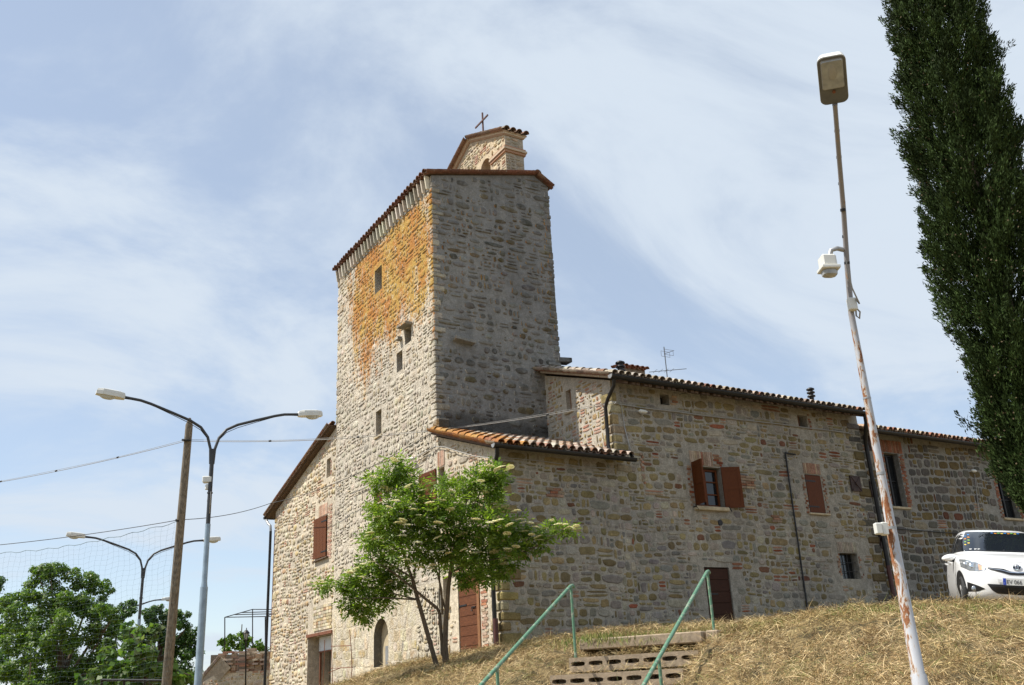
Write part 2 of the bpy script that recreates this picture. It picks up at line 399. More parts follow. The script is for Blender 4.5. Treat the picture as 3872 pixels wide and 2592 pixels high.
def stone(mb, F, uc, vc, a, b, p, col, n=11, lumpy=False, ex=3.2, jit=.09):
    if a < .02 or b < .012: return
    o1, o2, o3 = [], [], []; ph = rng.uniform(0, 6.28); tilt = rng.uniform(-.06, .06); ct, st = math.cos(tilt), math.sin(tilt)
    for k in range(n):
        th = 2 * math.pi * k / n + ph * .1; c, s_ = math.cos(th), math.sin(th); r = (abs(c) ** ex + abs(s_) ** ex) ** (-1 / ex) * (1 + rng.uniform(-jit, jit * .6))
        x, y = a * r * c, b * r * s_; x, y = x * ct - y * st, x * st + y * ct
        o1.append(F.P(uc + x, vc + y, -.006))
        if lumpy:
            o2.append(F.P(uc + x * .86, vc + y * .86, p * .7)); o3.append(F.P(uc + x * .5, vc + y * .5, p * rng.uniform(.9, 1.15)))
        else:
            i = min(.02, a * .25, b * .25); o2.append(F.P(uc + x * (1 - i * .6 / a), vc + y * (1 - i * .6 / b), p * .75)); o3.append(F.P(uc + x * (1 - i * 1.5 / a), vc + y * (1 - i * 1.5 / b), p * rng.uniform(.9, 1.1)))
    vs = o1 + o2 + o3; fs = []
    for r_ in (0, n):
        for k in range(n): fs.append((r_ + k, r_ + (k + 1) % n, r_ + n + (k + 1) % n, r_ + n + k))
    fs.append(tuple(range(2 * n, 3 * n)))
    mb.add(vs, fs, col, lumpy)
def blocked(ops, u0, u1, v0, v1, m=.02):
    return any(u1 > o[0] - m and u0 < o[1] + m and v1 > o[2] - m and v0 < o[3] + m for o in ops)
def masonry_fill(mb, F, u0, u1, v0, top, excl, st, over=.02):
    """irregular coursed rubble laid over the wall face"""
    v = v0; vmax = max(t for _, t in top); ph = rng.uniform(0, 9)
    wob = lambda u: .05 * math.sin(u * 1.15 + ph) + .028 * math.sin(u * 2.9 + 2 * ph)
    while v < vmax + .1:
        h = rng.uniform(*st['h']); u = u0 - over * rng.random()
        while u < u1 + over * .5:
            w = max(.09, min(rng.gammavariate(3.2, st['w'] / 3.2), 3 * st['w'])); w = min(w, u1 + over * rng.random() - u)
            if w < .06: break
            um = u + w / 2; vv = v + wob(um); t = rng.random(); g = st['gap']
            if t < st['single']: cells = [(u, u + w, vv, vv + h, 0)]
            elif t < st['single'] + st['stack']:
                k = rng.uniform(.38, .62); cells = [(u, u + w, vv, vv + h * k, 0), (u, u + w, vv + h * k, vv + h, 0)]
                if rng.random() < .5: j = rng.uniform(.35, .65); cells = cells[:1] + [(u, u + w * j, vv + h * k, vv + h, 0), (u + w * j, u + w, vv + h * k, vv + h, 0)]
            elif t < st['single'] + st['stack'] + st['brick']:
                nb = max(2, int(h / .065)); wb = max(w, .22); cells = [(u, u + wb, vv + h * i / nb, vv + h * (i + 1) / nb, 1) for i in range(nb)]; w = wb
            else: cells = []
            for a, b, c, d, isb in cells:
                gg = g * rng.uniform(.6, 1.5); tt = min(lerp_top(top, max(u0, a)), lerp_top(top, min(u1, b)))
                if d - gg * .5 > tt - .02 or c < v0 - .05 or blocked(excl, a, b, c, d): continue
                if isb: stone(mb, F, (a + b) / 2, (c + d) / 2, (b - a - .02) / 2, (d - c - .022) / 2, st['p'] * .6, pick(st['bpal']), 8, False, 6, .05)
                elif st.get('ashlar'): stone(mb, F, (a + b) / 2, (c + d) / 2, (b - a - gg) / 2, (d - c - gg) / 2, st['p'] * rng.uniform(.3, 1), pick(st['pal']), 12, False, 9, .02)
                else: stone(mb, F, (a + b) / 2, (c + d) / 2, (b - a - gg) / 2 * rng.uniform(.9, 1.02), (d - c - gg) / 2 * rng.uniform(.85, 1.02), st['p'] * rng.uniform(.5, 1.3), pick(st['pal']), st.get('n', 11), st.get('lumpy', False), st.get('ex', 3.0), st.get('jit', .1))
            u += w
        v += h
def bricks(mb, F, u0, u1, v0, v1, vertical=False, pal=None, p=.012, bh=.062):
    pal = pal or BRICKP
    if vertical:
        n = max(2, int((u1 - u0) / bh)); w = (u1 - u0) / n
        for i in range(n):
            c = pick(pal); mb.box(F.P(u0 + w * (i + .5), (v0 + v1) / 2, p * .3), F.U * (w * .42), Vector((0, 0, (v1 - v0) / 2 - rng.uniform(0, .015))), F.N * p * rng.uniform(.7, 1.1), c)
    else:
        n = max(1, int((v1 - v0) / bh)); h = (v1 - v0) / n
        for i in range(n):
            u = u0 + (rng.uniform(0, .12) if i % 2 else 0)
            ue = u1 - (rng.uniform(0, .12) if i % 2 == 0 else 0)
            while u < ue - .03:
                w = min(rng.uniform(.18, .3), ue - u); mb.box(F.P(u + w / 2, v0 + h * (i + .5), p * .3), F.U * (w / 2 - .006), Vector((0, 0, h * .41)), F.N * p * rng.uniform(.7, 1.2), pick(pal)); u += w
def quoins(mb, x, y, sx, sy, z0, z1, pal, lumpy=.1, hh=(.2, .34), aa=(.38, .58), ab=(.18, .28)):
    """large corner blocks; the wall runs along sx*X and sy*Y from the corner"""
    z = z0; k = 0
    while z < z1 - .1:
        h = min(rng.uniform(*hh), z1 - z); a = rng.uniform(*aa); b = rng.uniform(*ab)
        if k % 2: a, b = b, a
        o = rng.uniform(.012, .035)
        mb.bbox((x + sx * (a / 2 - o), y + sy * (b / 2 - o), z + h / 2), (a / 2, 0, rng.uniform(-.006, .006)), (0, b / 2, 0), (0, 0, h / 2 - .012), pick(pal), .16)
        z += h; k += 1
BRICKP = [(3, (.235, .105, .062)), (2, (.28, .16, .105)), (4, (.34, .24, .17)), (1, (.22, .066, .034))]
PALEBRICK = [(3, (.47, .31, .235)), (3, (.50, .38, .29)), (1, (.42, .22, .15))]
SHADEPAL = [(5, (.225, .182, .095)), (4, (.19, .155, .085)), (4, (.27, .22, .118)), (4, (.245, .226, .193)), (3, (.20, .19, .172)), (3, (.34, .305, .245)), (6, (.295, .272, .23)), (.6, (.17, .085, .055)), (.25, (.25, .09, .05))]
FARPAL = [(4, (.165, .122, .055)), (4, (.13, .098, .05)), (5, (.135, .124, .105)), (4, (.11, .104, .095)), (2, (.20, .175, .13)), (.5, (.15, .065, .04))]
LEFTPAL = [(4, (.52, .43, .29)), (3, (.46, .35, .20)), (5, (.56, .49, .37)), (3, (.43, .38, .30)), (3, (.60, .53, .42)), (.5, (.45, .29, .19))]  # same stones as on the shaded side, paled by sunlight put into the colour
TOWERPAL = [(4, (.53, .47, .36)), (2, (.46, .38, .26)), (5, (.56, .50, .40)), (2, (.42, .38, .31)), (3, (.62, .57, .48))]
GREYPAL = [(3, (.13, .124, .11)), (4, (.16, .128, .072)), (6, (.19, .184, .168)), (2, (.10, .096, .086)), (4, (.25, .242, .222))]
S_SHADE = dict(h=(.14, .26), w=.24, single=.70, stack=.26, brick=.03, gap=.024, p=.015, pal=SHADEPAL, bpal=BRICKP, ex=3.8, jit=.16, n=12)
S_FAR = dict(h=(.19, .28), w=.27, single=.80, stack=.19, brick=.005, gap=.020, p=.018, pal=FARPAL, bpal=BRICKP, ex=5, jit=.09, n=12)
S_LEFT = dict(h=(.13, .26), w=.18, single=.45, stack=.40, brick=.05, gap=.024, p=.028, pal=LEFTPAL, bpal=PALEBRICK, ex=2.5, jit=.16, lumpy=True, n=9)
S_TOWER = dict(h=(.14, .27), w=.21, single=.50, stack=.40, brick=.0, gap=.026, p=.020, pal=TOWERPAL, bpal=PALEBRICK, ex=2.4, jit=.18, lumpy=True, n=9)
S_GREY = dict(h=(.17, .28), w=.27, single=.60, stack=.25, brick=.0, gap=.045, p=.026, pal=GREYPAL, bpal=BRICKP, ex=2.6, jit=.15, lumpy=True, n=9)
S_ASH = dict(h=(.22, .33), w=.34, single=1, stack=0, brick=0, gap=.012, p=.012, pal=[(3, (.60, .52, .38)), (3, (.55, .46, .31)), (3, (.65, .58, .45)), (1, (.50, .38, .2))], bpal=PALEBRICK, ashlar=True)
M_SHADE = (.335, .312, .268); M_LEFT = (.57, .505, .405); M_TOWER = (.58, .52, .43); M_GREY = (.285, .282, .272)  # left-face mortar paler than shaded-face mortar; sunlight put into its colour

# ------------------------------------------------------------------ roofs, gutters, pipes
TILEPAL = [(4, (.36, .30, .24)), (3, (.28, .22, .17)), (2, (.42, .37, .31)), (2, (.25, .125, .08)), (1, (.20, .155, .125))]
REDTILE = [(3, (.185, .080, .050)), (2, (.15, .070, .046)), (2, (.22, .13, .09))]
ORANGETILE = [(3, (.31, .125, .025)), (3, (.34, .17, .04)), (2, (.25, .09, .03)), (2, (.34, .27, .19))]
def tile_roof(mb, E0, E1, S, length, pal, sp=.215, step=.33, mbd=None):
    """barrel tiles laid up the slope S from the eave E0-E1"""
    E0, E1, S = Vector(E0), Vector(E1), Vector(S).normalized(); e = (E1 - E0).normalized(); nrm = e.cross(S)
    if nrm.z < 0: nrm = -nrm
    n = max(1, round((E1 - E0).length / sp)); sp = (E1 - E0).length / n; rows = max(1, math.ceil(length / step)); seg = 7
    def half(c0, c1, r0, r1, sgn, col, th=.014):
        vs = []
        for c, r in ((c0, r0), (c1, r1), (c0, r0 - th)):
            for k in range(seg + 1):
                a = math.pi * k / seg; vs.append(c - e * (r * math.cos(a)) + nrm * (sgn * r * math.sin(a) * .92))
        m = seg + 1; fs = [(k, k + 1, m + k + 1, m + k) for k in range(seg)]
        mb.add(vs, fs, col, True); mb.add(vs, [(k, k + 1, 2 * m + k + 1, 2 * m + k) for k in range(seg)], tuple(x * .9 for x in col))
    for i in range(n):
        for j in range(rows):
            L = min(step + .09, length - j * step + .05); ji = rng.uniform(-.012, .012)
            b = E0 + e * (sp * (i + .5) + ji) + S * (j * step + rng.uniform(-.02, .015) - (.02 if j == 0 else 0)); pl = pal(b) if callable(pal) else pal
            half(b + nrm * (.045 + rng.uniform(0, .008)), b + S * L + nrm * .022, sp * .43, sp * .36, 1, pick(pl))
        for j in range(rows):
            b = E0 + e * sp * i + S * (j * step); L = min(step + .06, length - j * step)
            half(b + nrm * .055, b + S * L + nrm * .04, sp * .36, sp * .42, -1, pick(pal(b) if callable(pal) else pal))
def deck(E0, E1, S, length, th=.07, drop=.03, name='roof_deck', m='beam_wood', parent=None):
    E0, E1, S = Vector(E0), Vector(E1), Vector(S).normalized(); e = E1 - E0; nrm = e.cross(S).normalized()
    if nrm.z < 0: nrm = -nrm
    mb = MB(); c = E0 + e * .5 + S * (length / 2) - nrm * (drop + th / 2); mb.box(c, e * .5, S * (length / 2), nrm * (th / 2)); return mb.build(name, m, parent)
def gutter(parent, E0, E1, r=.075, m='dark_metal', endcap=None):
    E0, E1 = Vector(E0), Vector(E1); e = (E1 - E0).normalized(); out = e.cross(Vector((0, 0, 1))).normalized(); mb = MB(); n = 10; vs = []
    for p in (E0, E1):
        for rr in (r, r * .86):
            for k in range(n + 1):
                a = math.pi * k / n; vs.append(p + out * (rr * math.cos(a)) - Vector((0, 0, rr * 1.15 * math.sin(a))))
    m_ = n + 1; fs = []
    for k in range(n): fs += [(k, k + 1, 2 * m_ + k + 1, 2 * m_ + k), (m_ + k, m_ + k + 1, 3 * m_ + k + 1, 3 * m_ + k)]
    fs += [tuple(range(m_)), tuple(range(2 * m_, 3 * m_)), (0, m_, 3 * m_, 2 * m_), (n, m_ + n, 3 * m_ + n, 2 * m_ + n)]
    mb.add(vs, fs, smooth=False); o = mb.build('gutter', m, parent)
    if endcap:
        c = MB(); vs = [E0 - e * .004 + out * (r * 1.0 * math.cos(math.pi * k / n)) - Vector((0, 0, r * 1.15 * math.sin(math.pi * k / n))) for k in range(n + 1)]
        vs2 = [v - e * .012 for v in vs]; c.add(vs + vs2, [tuple(range(m_)), tuple(range(m_, 2 * m_))] + [(k, k + 1, m_ + k + 1, m_ + k) for k in range(n)]); c.build('end_cap', endcap, o)
    return o
def pipe(parent, pts, r=.045, m='dark_metal', name='downpipe'):
    mb = MB(); mb.tube(pts, r, 10); o = mb.build(name, m, parent); return o

# ------------------------------------------------------------------ ground: one sheet, bank in front of the terrace
_ctrl = [tuple(at(*q)) for q in ((1300, 2592, 18.5), (1500, 2538, 18), (1690, 2516, 17.5), (1870, 2468, 17.5), (2000, 2456, 16.5), (2160, 2436, 15),
         (2420, 2416, 15), (2690, 2398, 15), (2900, 2380, 14), (3060, 2364, 13), (3320, 2350, 12.6), (3600, 2345, 12.5), (3872, 2342, 12.5),
         (1820, 2592, 14.3), (2100, 2592, 13.4), (2430, 2600, 12.7), (3000, 2592, 11.4), (3480, 2592, 10.2), (3872, 2592, 10.2))]
_ctrl += [(10.4, 17.9, 2.30), (16, 17.9, 2.42), (22, 17.9, 2.5), (30, 17.9, 2.5), (45, 17.9, 2.5), (13, 12, 2.38),  (20, 14, 2.6), (30, 8, 2.5), (17, 6, 2.38), (24, 10, 2.6),
          (10.33, 21, 2.12), (10.33, 24, 1.88), (10.33, 28, 1.35), (10.33, 34, .85), (12, 40, .6), (6, 30, .35), (0, 40, 0), (0, 60, -.5), (10, 60, -.3), (4, 22, .5), (2, 18, .05),
          (4.6, 15, .75), (4.4, 11, .2), (5.2, 8.4, .15), (6.9, 10.3, .75), (6.2, 6.0, .12), (7.4, 4.0, .1), (10, 1.6, .1), (12.4, 4.4, 1.4), (14.5, 1.5, 1.4), (14, 4, 2.35), (18, -1, 1.5), (24, 2, 2.3),
          (0, 0, 0), (3, 0, 0), (0, 6, 0), (0, 12, 0), (-8, 0, 0), (-8, 20, 0), (4, -8, 0), (14, -8, 0), (30, -10, .3), (-30, 40, -.5), (50, 30, 2.4)]
_cp = Matrix.Translation((16.93, 10.90, 2.455)) @ Matrix.Rotation(R(-139.9), 4, "Z") @ Matrix.Rotation(R(3.4), 4, "Y") @ Matrix.Rotation(R(-7.0), 4, "X")
_ctrl += [tuple(_cp @ Vector((a, b, 0.0))) for a in (-1.255, 1.255) for b in (-.75, .75)]
_ctrl = np.array(_ctrl, float)
def _phi(r): return np.where(r > 1e-9, r * r * np.log(np.maximum(r, 1e-9)), 0)
_d = np.linalg.norm(_ctrl[:, None, :2] - _ctrl[None, :, :2], axis=2); _n = len(_ctrl)
_A = np.zeros((_n + 3, _n + 3)); _A[:_n, :_n] = _phi(_d) + np.eye(_n) * .02; _A[:_n, _n] = 1; _A[:_n, _n + 1:] = _ctrl[:, :2]; _A[_n:, :_n] = _A[:_n, _n:].T
_w = np.linalg.solve(_A, np.concatenate([_ctrl[:, 2], np.zeros(3)]))
def terrain(x, y):
    x = np.asarray(x, float); y = np.asarray(y, float); sh = x.shape; x = x.ravel(); y = y.ravel(); out = np.empty(len(x))
    for i in range(0, len(x), 20000):
        xs, ys = x[i:i + 20000], y[i:i + 20000]; r = np.hypot(xs[:, None] - _ctrl[:, 0], ys[:, None] - _ctrl[:, 1])
        out[i:i + 20000] = _phi(r) @ _w[:_n] + _w[_n] + _w[_n + 1] * xs + _w[_n + 2] * ys
    far = np.clip((np.hypot(x - 10, y - 14) - 34) / 30, 0, 1); out = np.clip(out, -.6, 2.56)
    return (out * (1 - far) + np.clip(np.where(x > y, 1.5, -.3), -1, 3) * far).reshape(sh)
def gz(x, y): return float(terrain(np.array([x]), np.array([y]))[0])
def lump(x, y): return .070 * mnoise.noise(Vector((x * 1.6, y * 1.6, 3))) + .060 * mnoise.noise(Vector((x * 4.2, y * 4.2, 9))) + .030 * mnoise.noise(Vector((x * 13, y * 13, 1)))
gx = np.concatenate([[-900, -400, -150, -70, -40, -25, -15], np.arange(-9, 2, 1.), np.arange(2, 17, .11), np.arange(17, 30, .7), [32, 36, 42, 50, 65, 90, 150, 400, 900]])
gy = np.concatenate([[-900, -400, -150, -60, -30, -15, -8], np.arange(-5, 1, 1.), np.arange(1, 21, .11), np.arange(21, 36, .6), [38, 42, 48, 56, 70, 100, 200, 400, 900]])
GX, GY = np.meshgrid(gx, gy, indexing='ij'); GZ = terrain(GX, GY)
for i in range(len(gx)):
    if not 2 < gx[i] < 18: continue
    for j in range(len(gy)):
        if 1 < gy[j] < 22: GZ[i, j] += lump(gx[i], gy[j]) * min(1, max(.12, (GZ[i, j]) / 1.2)) * (1 if gy[j] < 17 else .3)
SA = Vector((.836, .549, 0)); SB = Vector((-.549, .836, 0)); MID = Vector((9.74, 12.47, 2.28))
ROWS = [(.16, 2.28 - .4516 * .16 - .07 + .03, .085), (.76, 2.28 - .4516 * .76 - .08, .105), (1.30, 2.28 - .4516 * 1.30 - .08, .105), (1.86, 2.28 - .4516 * 1.86 - .08, .105)]
def tread(x, y):
    dx_, dy_ = x - MID.x, y - MID.y; s = -(dx_ * SA.x + dy_ * SA.y); b = dx_ * SB.x + dy_ * SB.y
    if b > 1.55 or b < -1.3 or s < -.04 or s > 2.5: return None
    z = ROWS[-1][1] - ROWS[-1][2] - .03
    for (s0, z0, h0) in ROWS:
        if s < s0 - .20: z = z0 + h0 - .012; break
    k = max((b - .95) / .6, (-b - 1.0) / .3, 0); n_ = gz(x, y)
    return z + (max(z, n_) - z) * min(1, k)
for i in range(len(gx)):
    if not 7 < gx[i] < 12: continue
    for j in range(len(gy)):
        if 9 < gy[j] < 15:
            q = tread(gx[i], gy[j])
            if q is not None: GZ[i, j] = q
ny = len(gy)
mb = MB(); mb.v = [tuple(p) for p in np.stack([GX, GY, GZ], 2).reshape(-1, 3)]
mb.f = [(i * ny + j, (i + 1) * ny + j, (i + 1) * ny + j + 1, i * ny + j + 1) for i in range(len(gx) - 1) for j in range(ny - 1)]
mb.c = [(1, 1, 1)] * len(mb.f); mb.sm = [True] * len(mb.f)
ground = mb.build('ground', 'hay_ground', None, (0, 0, 0)); tag(ground, kind='structure', label='grassy bank and terrace in front of the old stone buildings')

# ------------------------------------------------------------------ openings: windows, doors, shutters
def leaf(parent, F, hinge, sgn, ang, w, v0, v1, m, d0=.02, planks=4, horizontal=False, name='shutter', panels=False, hinges=True, th=.035):
    """a hinged leaf: hinge u, opening direction sgn along the wall, ang out of the wall plane"""
    D = F.U * (sgn * math.cos(ang)) + F.N * math.sin(ang); Q = D.cross(Vector((0, 0, 1))).normalized()
    if Q.dot(F.N) < 0: Q = -Q
    o = F.P(hinge, 0, d0); P = lambda a, v, q=0: o + D * a + Vector((0, 0, v)) + Q * q
    Zv = Vector((0, 0, 1)); mb = MB(); h = v1 - v0
    if panels:
        mb.box(P(w / 2, (v0 + v1) / 2), D * (w / 2 - .05), Zv * (h / 2 - .05), Q * .010)
        for a in (.04, w - .04): mb.box(P(a, (v0 + v1) / 2), D * .04, Zv * (h / 2), Q * .02)
        for v in (v0 + .05, (v0 + v1) / 2, v1 - .05): mb.box(P(w / 2, v), D * (w / 2 - .081), Zv * .05, Q * .018)
    elif horizontal:
        n = planks
        for i in range(n): mb.box(P(w / 2, v0 + h * (i + .5) / n, rng.uniform(0, .003)), D * (w / 2), Zv * (h / n / 2 - .006), Q * th / 2)
        mb.box(P(w / 2, (v0 + v1) / 2, -.016), D * (w / 2 - .005), Zv * (h / 2 - .005), Q * .008)
    else:
        n = planks
        for i in range(n): mb.box(P(w * (i + .5) / n, (v0 + v1) / 2, rng.uniform(0, .003)), D * (w / n / 2 - .004), Zv * (h / 2), Q * th / 2)
        mb.box(P(w / 2, (v0 + v1) / 2, -.014), D * (w / 2 - .005), Zv * (h / 2 - .005), Q * .008)
    lf = mb.build(name, m, parent)
    if hinges:
        for v in ((v0 + .16, v1 - .16) if h < 1.4 else (v0 + .35, (v0 + v1) / 2 + .35)):
            hb = MB(); L = min(.38, w * .75)
            hb.box(P(L / 2 - .02, v, th / 2 + .006), D * (L / 2), Zv * .018, Q * .005); hb.tube([P(-.012, v - .05, th / 2), P(-.012, v + .05, th / 2)], .014, 6); hb.build('hinge', 'dark_metal', lf)
    return lf
def back_panel(parent, F, u0, u1, v0, v1, d, m='dark_void', name='recess'):
    mb = MB(); mb.box(F.P((u0 + u1) / 2, (v0 + v1) / 2, d - .02), F.U * ((u1 - u0) / 2 + .02), Vector((0, 0, (v1 - v0) / 2 + .02)), F.N * .012); return mb.build(name, m, parent)
def casement(parent, F, u0, u1, v0, v1, d, m='red_shutter_wood', cols=2, rows=3, fr=.05, glassmat='window_glass'):
    mb = MB(); Zv = Vector((0, 0, 1)); uc, vc = (u0 + u1) / 2, (v0 + v1) / 2
    for u in (u0 + fr / 2, u1 - fr / 2): mb.box(F.P(u, vc, d), F.U * fr / 2, Zv * ((v1 - v0) / 2), F.N * .035)
    for v in (v0 + fr / 2, v1 - fr / 2): mb.box(F.P(uc, v, d), F.U * ((u1 - u0) / 2 - fr), Zv * fr / 2, F.N * .033)
    for i in range(1, cols): mb.box(F.P(u0 + (u1 - u0) * i / cols, vc, d), F.U * fr * .7, Zv * ((v1 - v0) / 2 - fr), F.N * .03)
    for c in range(cols):
        a, b = u0 + (u1 - u0) * c / cols, u0 + (u1 - u0) * (c + 1) / cols
        for i in range(1, rows): mb.box(F.P((a + b) / 2, v0 + (v1 - v0) * i / rows, d), F.U * ((b - a) / 2 - fr * .72), Zv * .016, F.N * .022)
    w = mb.build('window', m, parent); g = MB(); g.box(F.P(uc, vc, d - .012), F.U * ((u1 - u0) / 2 - fr * .5), Zv * ((v1 - v0) / 2 - fr * .5), F.N * .004); g.build('pane', glassmat, w); return w
def sill(parent, F, u0, u1, v, h=.05, out=.07, m='sill_stone', name='sill'):
    mb = MB(); mb.bbox(F.P((u0 + u1) / 2, v - h / 2, out / 2 - .04), F.U * ((u1 - u0) / 2), F.N * (out / 2 + .04), Vector((0, 0, h / 2)), b=.15); return mb.build(name, m, parent)
def wall_lamp(parent, p, out):
    mb = MB(); o = Vector(out); p = Vector(p); mb.tube([p, p + o * .10 + Vector((0, 0, .02)), p + o * .14], .012, 6)
    e = o.cross(Vector((0, 0, 1))); mb.tube([p + o * .14 - e * .13, p + o * .14 - e * .06, p + o * .14 + e * .08, p + o * .14 + e * .13], [.02, .05, .055, .02], 8); return mb.build('wall_lamp', 'lamp_shell', parent)
def verge(parent, A, B, wide, m='terracotta', th=.035, name='verge'):
    """thin course of flat terracotta under the tiles of a sloping edge"""
    A, B, wd = Vector(A), Vector(B), Vector(wide); mb = MB(); L = (B - A).length; n = max(2, int(L / .3)); d = (B - A) / n; nr = d.cross(wd).normalized()
    for i in range(n): mb.box(A + d * (i + .5) + wd * .5 + nr * rng.uniform(-.006, .006), d * .48, wd * .5, nr * th / 2)
    return mb.build(name, m, parent)

# ------------------------------------------------------------------ church tower
T = empty('stone_tower', (10.33, 24.5, 1.0), 'tall square stone tower with orange lichen on one face and a bell gable', 'tower')
FTR = Face((0, 20.83, 0), (1, 0, 0), (0, -1, 0)); FTX = Face((14.25, 0, 0), (0, 1, 0), (1, 0, 0)); FTB = Face((0, 28.1, 0), (1, 0, 0), (0, 1, 0))
opsT = [Op(24.36, 24.92, 13.12, 13.92, .45), Op(22.30, 22.72, 10.72, 11.2, .4), Op(22.90, 23.30, 10.08, 10.66, .45), Op(24.40, 24.82, 8.58, 9.34, .30), Op(24.35, 24.97, 5.72, 6.98, .18)]
opArch = Op(23.96, 24.95, 2.24, 3.48, .24, True)
mb = MB(); topL = [(20.85, 15.17), (28.1, 15.17)]
wall_base(mb, FL, 20.85, 28.1, 4.05, topL, opsT, M_TOWER)
wall_base(mb, FL, 20.9, 28.1, .4, [(20.9, 4.05), (28.1, 4.05)], [opArch], (.62, .55, .42))
ex = [(o.u0 - .04, o.u1 + .04, o.v0, o.v1 + .06) for o in opsT]
masonry_fill(mb, FL, 20.88, 28.08, 4.1, topL, ex, S_TOWER)
exA = [(23.88, 25.03, 2.2, 3.56)]
masonry_fill(mb, FL, 22.2, 28.08, .6, [(22.2, 4.05), (28.1, 4.05)], exA, S_ASH, 0)
masonry_fill(mb, FL, 20.93, 22.2, .9, [(20.93, 4.05), (22.2, 4.05)], [], S_LEFT, 0)
topR = [(10.33, 15.17), (13.86, 16.05), (14.25, 15.78)]
wall_base(mb, FTR, 10.33, 14.25, 5.0, topR, [], M_GREY)
masonry_fill(mb, FTR, 10.36, 14.25, 6.3, topR, [(10.85, 11.45, 10.25, 10.34)], S_GREY)
quoins(mb, 10.33, 20.83, 1, 1, 7.6, 15.0, [(3, (.46, .41, .33)), (2, (.36, .33, .27)), (2, (.52, .47, .39))], hh=(.10, .24), aa=(.22, .42), ab=(.12, .22))
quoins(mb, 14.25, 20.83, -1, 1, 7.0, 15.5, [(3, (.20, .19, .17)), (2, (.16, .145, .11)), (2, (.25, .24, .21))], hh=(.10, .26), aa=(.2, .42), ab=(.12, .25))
topX = [(20.83, 15.78), (28.1, 15.78)]
wall_base(mb, FTX, 20.83, 28.1, 5, topX, [], M_GREY); masonry_fill(mb, FTX, 20.9, 23.5, 8, topX, [], S_GREY)
wall_base(mb, FTB, 10.33, 14.25, 1, topR, [], M_TOWER); masonry_fill(mb, FTB, 10.33, 11.6, 9.6, topR, [], S_TOWER)
quoins(mb, 10.33, 28.1, 1, -1, 9.8, 15.0, TOWERPAL)
# projecting weather stones
mb.bbox((11.15, 20.74, 10.30), (.30, 0, -.03), (0, .13, .0), (0, 0, .045), (.33, .32, .29)); mb.bbox((14.42, 20.95, 10.22), (.24, 0, .02), (0, .16, 0), (0, 0, .07), (.06, .058, .055))
mb.bbox((10.43, 20.78, 7.93), (.17, 0, 0), (0, .16, 0), (0, 0, .13), (.20, .13, .06)); mb.bbox((10.25, 22.52, 11.24), (.14, 0, 0), (0, .30, .02), (0, 0, .04), (.30, .28, .24)); mb.bbox((10.27, 22.98, 11.0), (.09, 0, 0), (0, .08, 0), (0, 0, .05), (.26, .24, .2))
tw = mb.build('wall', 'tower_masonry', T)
for o in opsT[:3]: back_panel(T, FL, o.u0, o.u1, o.v0, o.v1, -o.depth, 'interior_stone')
back_panel(T, FL, 24.40, 24.82, 8.58, 9.34, -.14, 'white_panel' if False else 'sill_stone', 'blocked_window'); sill(T, FL, 24.34, 24.88, 8.58, .06, .04)
leaf(T, FL, 24.92, -1, .05, .55, 5.74, 6.96, 'shutter_wood', d0=-.08, planks=3)
back_panel(T, FL, 24.35, 24.97, 5.72, 6.98, -.17)
back_panel(T, FL, 23.96, 24.95, 2.24, 3.48, -.22, 'sill_stone', 'niche_back'); sill(T, FL, 23.9, 25.0, 2.24, .06, .05)
mb = MB(); mb.box((10.50, 24.25, 2.50), (.03, 0, -.012), (0, .24, .0), (.0, 0, .25)); mb.build('niche_board', 'zinc', T)
# corbelled eaves
mb = MB(); mb.box((10.322, 24.5, 14.97), (.012, 0, 0), (0, 3.58, 0), (0, 0, .20), (.15, .145, .13)); mb.build('eaves_shade_band', 'painted_masonry', T)  # dark strip between the corbels; the eave's shadow put into its colour
y = 20.95
while y < 28.0:
    mb = MB(); mb.bbox((10.265, y, 14.97), (.075, 0, 0), (0, .026 + rng.uniform(-.006, .010), 0), (-.03, 0, .20 + rng.uniform(-.015, .01)), pick([(2, (.62, .57, .48)), (1, (.52, .47, .38))])); mb.build('corbel', 'painted_masonry', T); y += rng.uniform(.235, .262)
mb = MB()
tile_roof(mb, (10.13, 20.74, 15.19), (10.13, 28.16, 15.19), (1, 0, .243), 3.84, REDTILE); tile_roof(mb, (14.38, 20.74, 15.74), (14.38, 28.16, 15.74), (-1, 0, .60), .62, REDTILE)
y = 20.70
while y < 28.1:
    n = 7; vs = []
    for yy, r in ((y, .115), (y + .42, .095)):
        for k in range(n + 1): a = math.pi * k / n; vs.append((13.86 - r * math.cos(a), yy, 16.08 + r * math.sin(a)))
    mb.add(vs, [(k, k + 1, n + 2 + k, n + 1 + k) for k in range(n)] + [tuple(range(n + 1))], pick([(1, (.22, .15, .08)), (1, (.26, .20, .12))]), True); y += .36
troof = mb.build('roof', 'roof_tile', T); deck((10.22, 20.80, 15.205), (10.22, 28.1, 15.205), (1, 0, .243), 3.7, .03, .01, parent=troof); deck((14.33, 20.80, 15.74), (14.33, 28.1, 15.74), (-1, 0, .60), .6, .03, .01, parent=troof)
verge(T, (10.15, 20.735, 15.175), (13.86, 20.735, 16.075), (0, .12, 0), 'terracotta', .018); verge(T, (14.40, 20.735, 15.70), (13.88, 20.735, 16.03), (0, .12, 0), 'terracotta', .018)
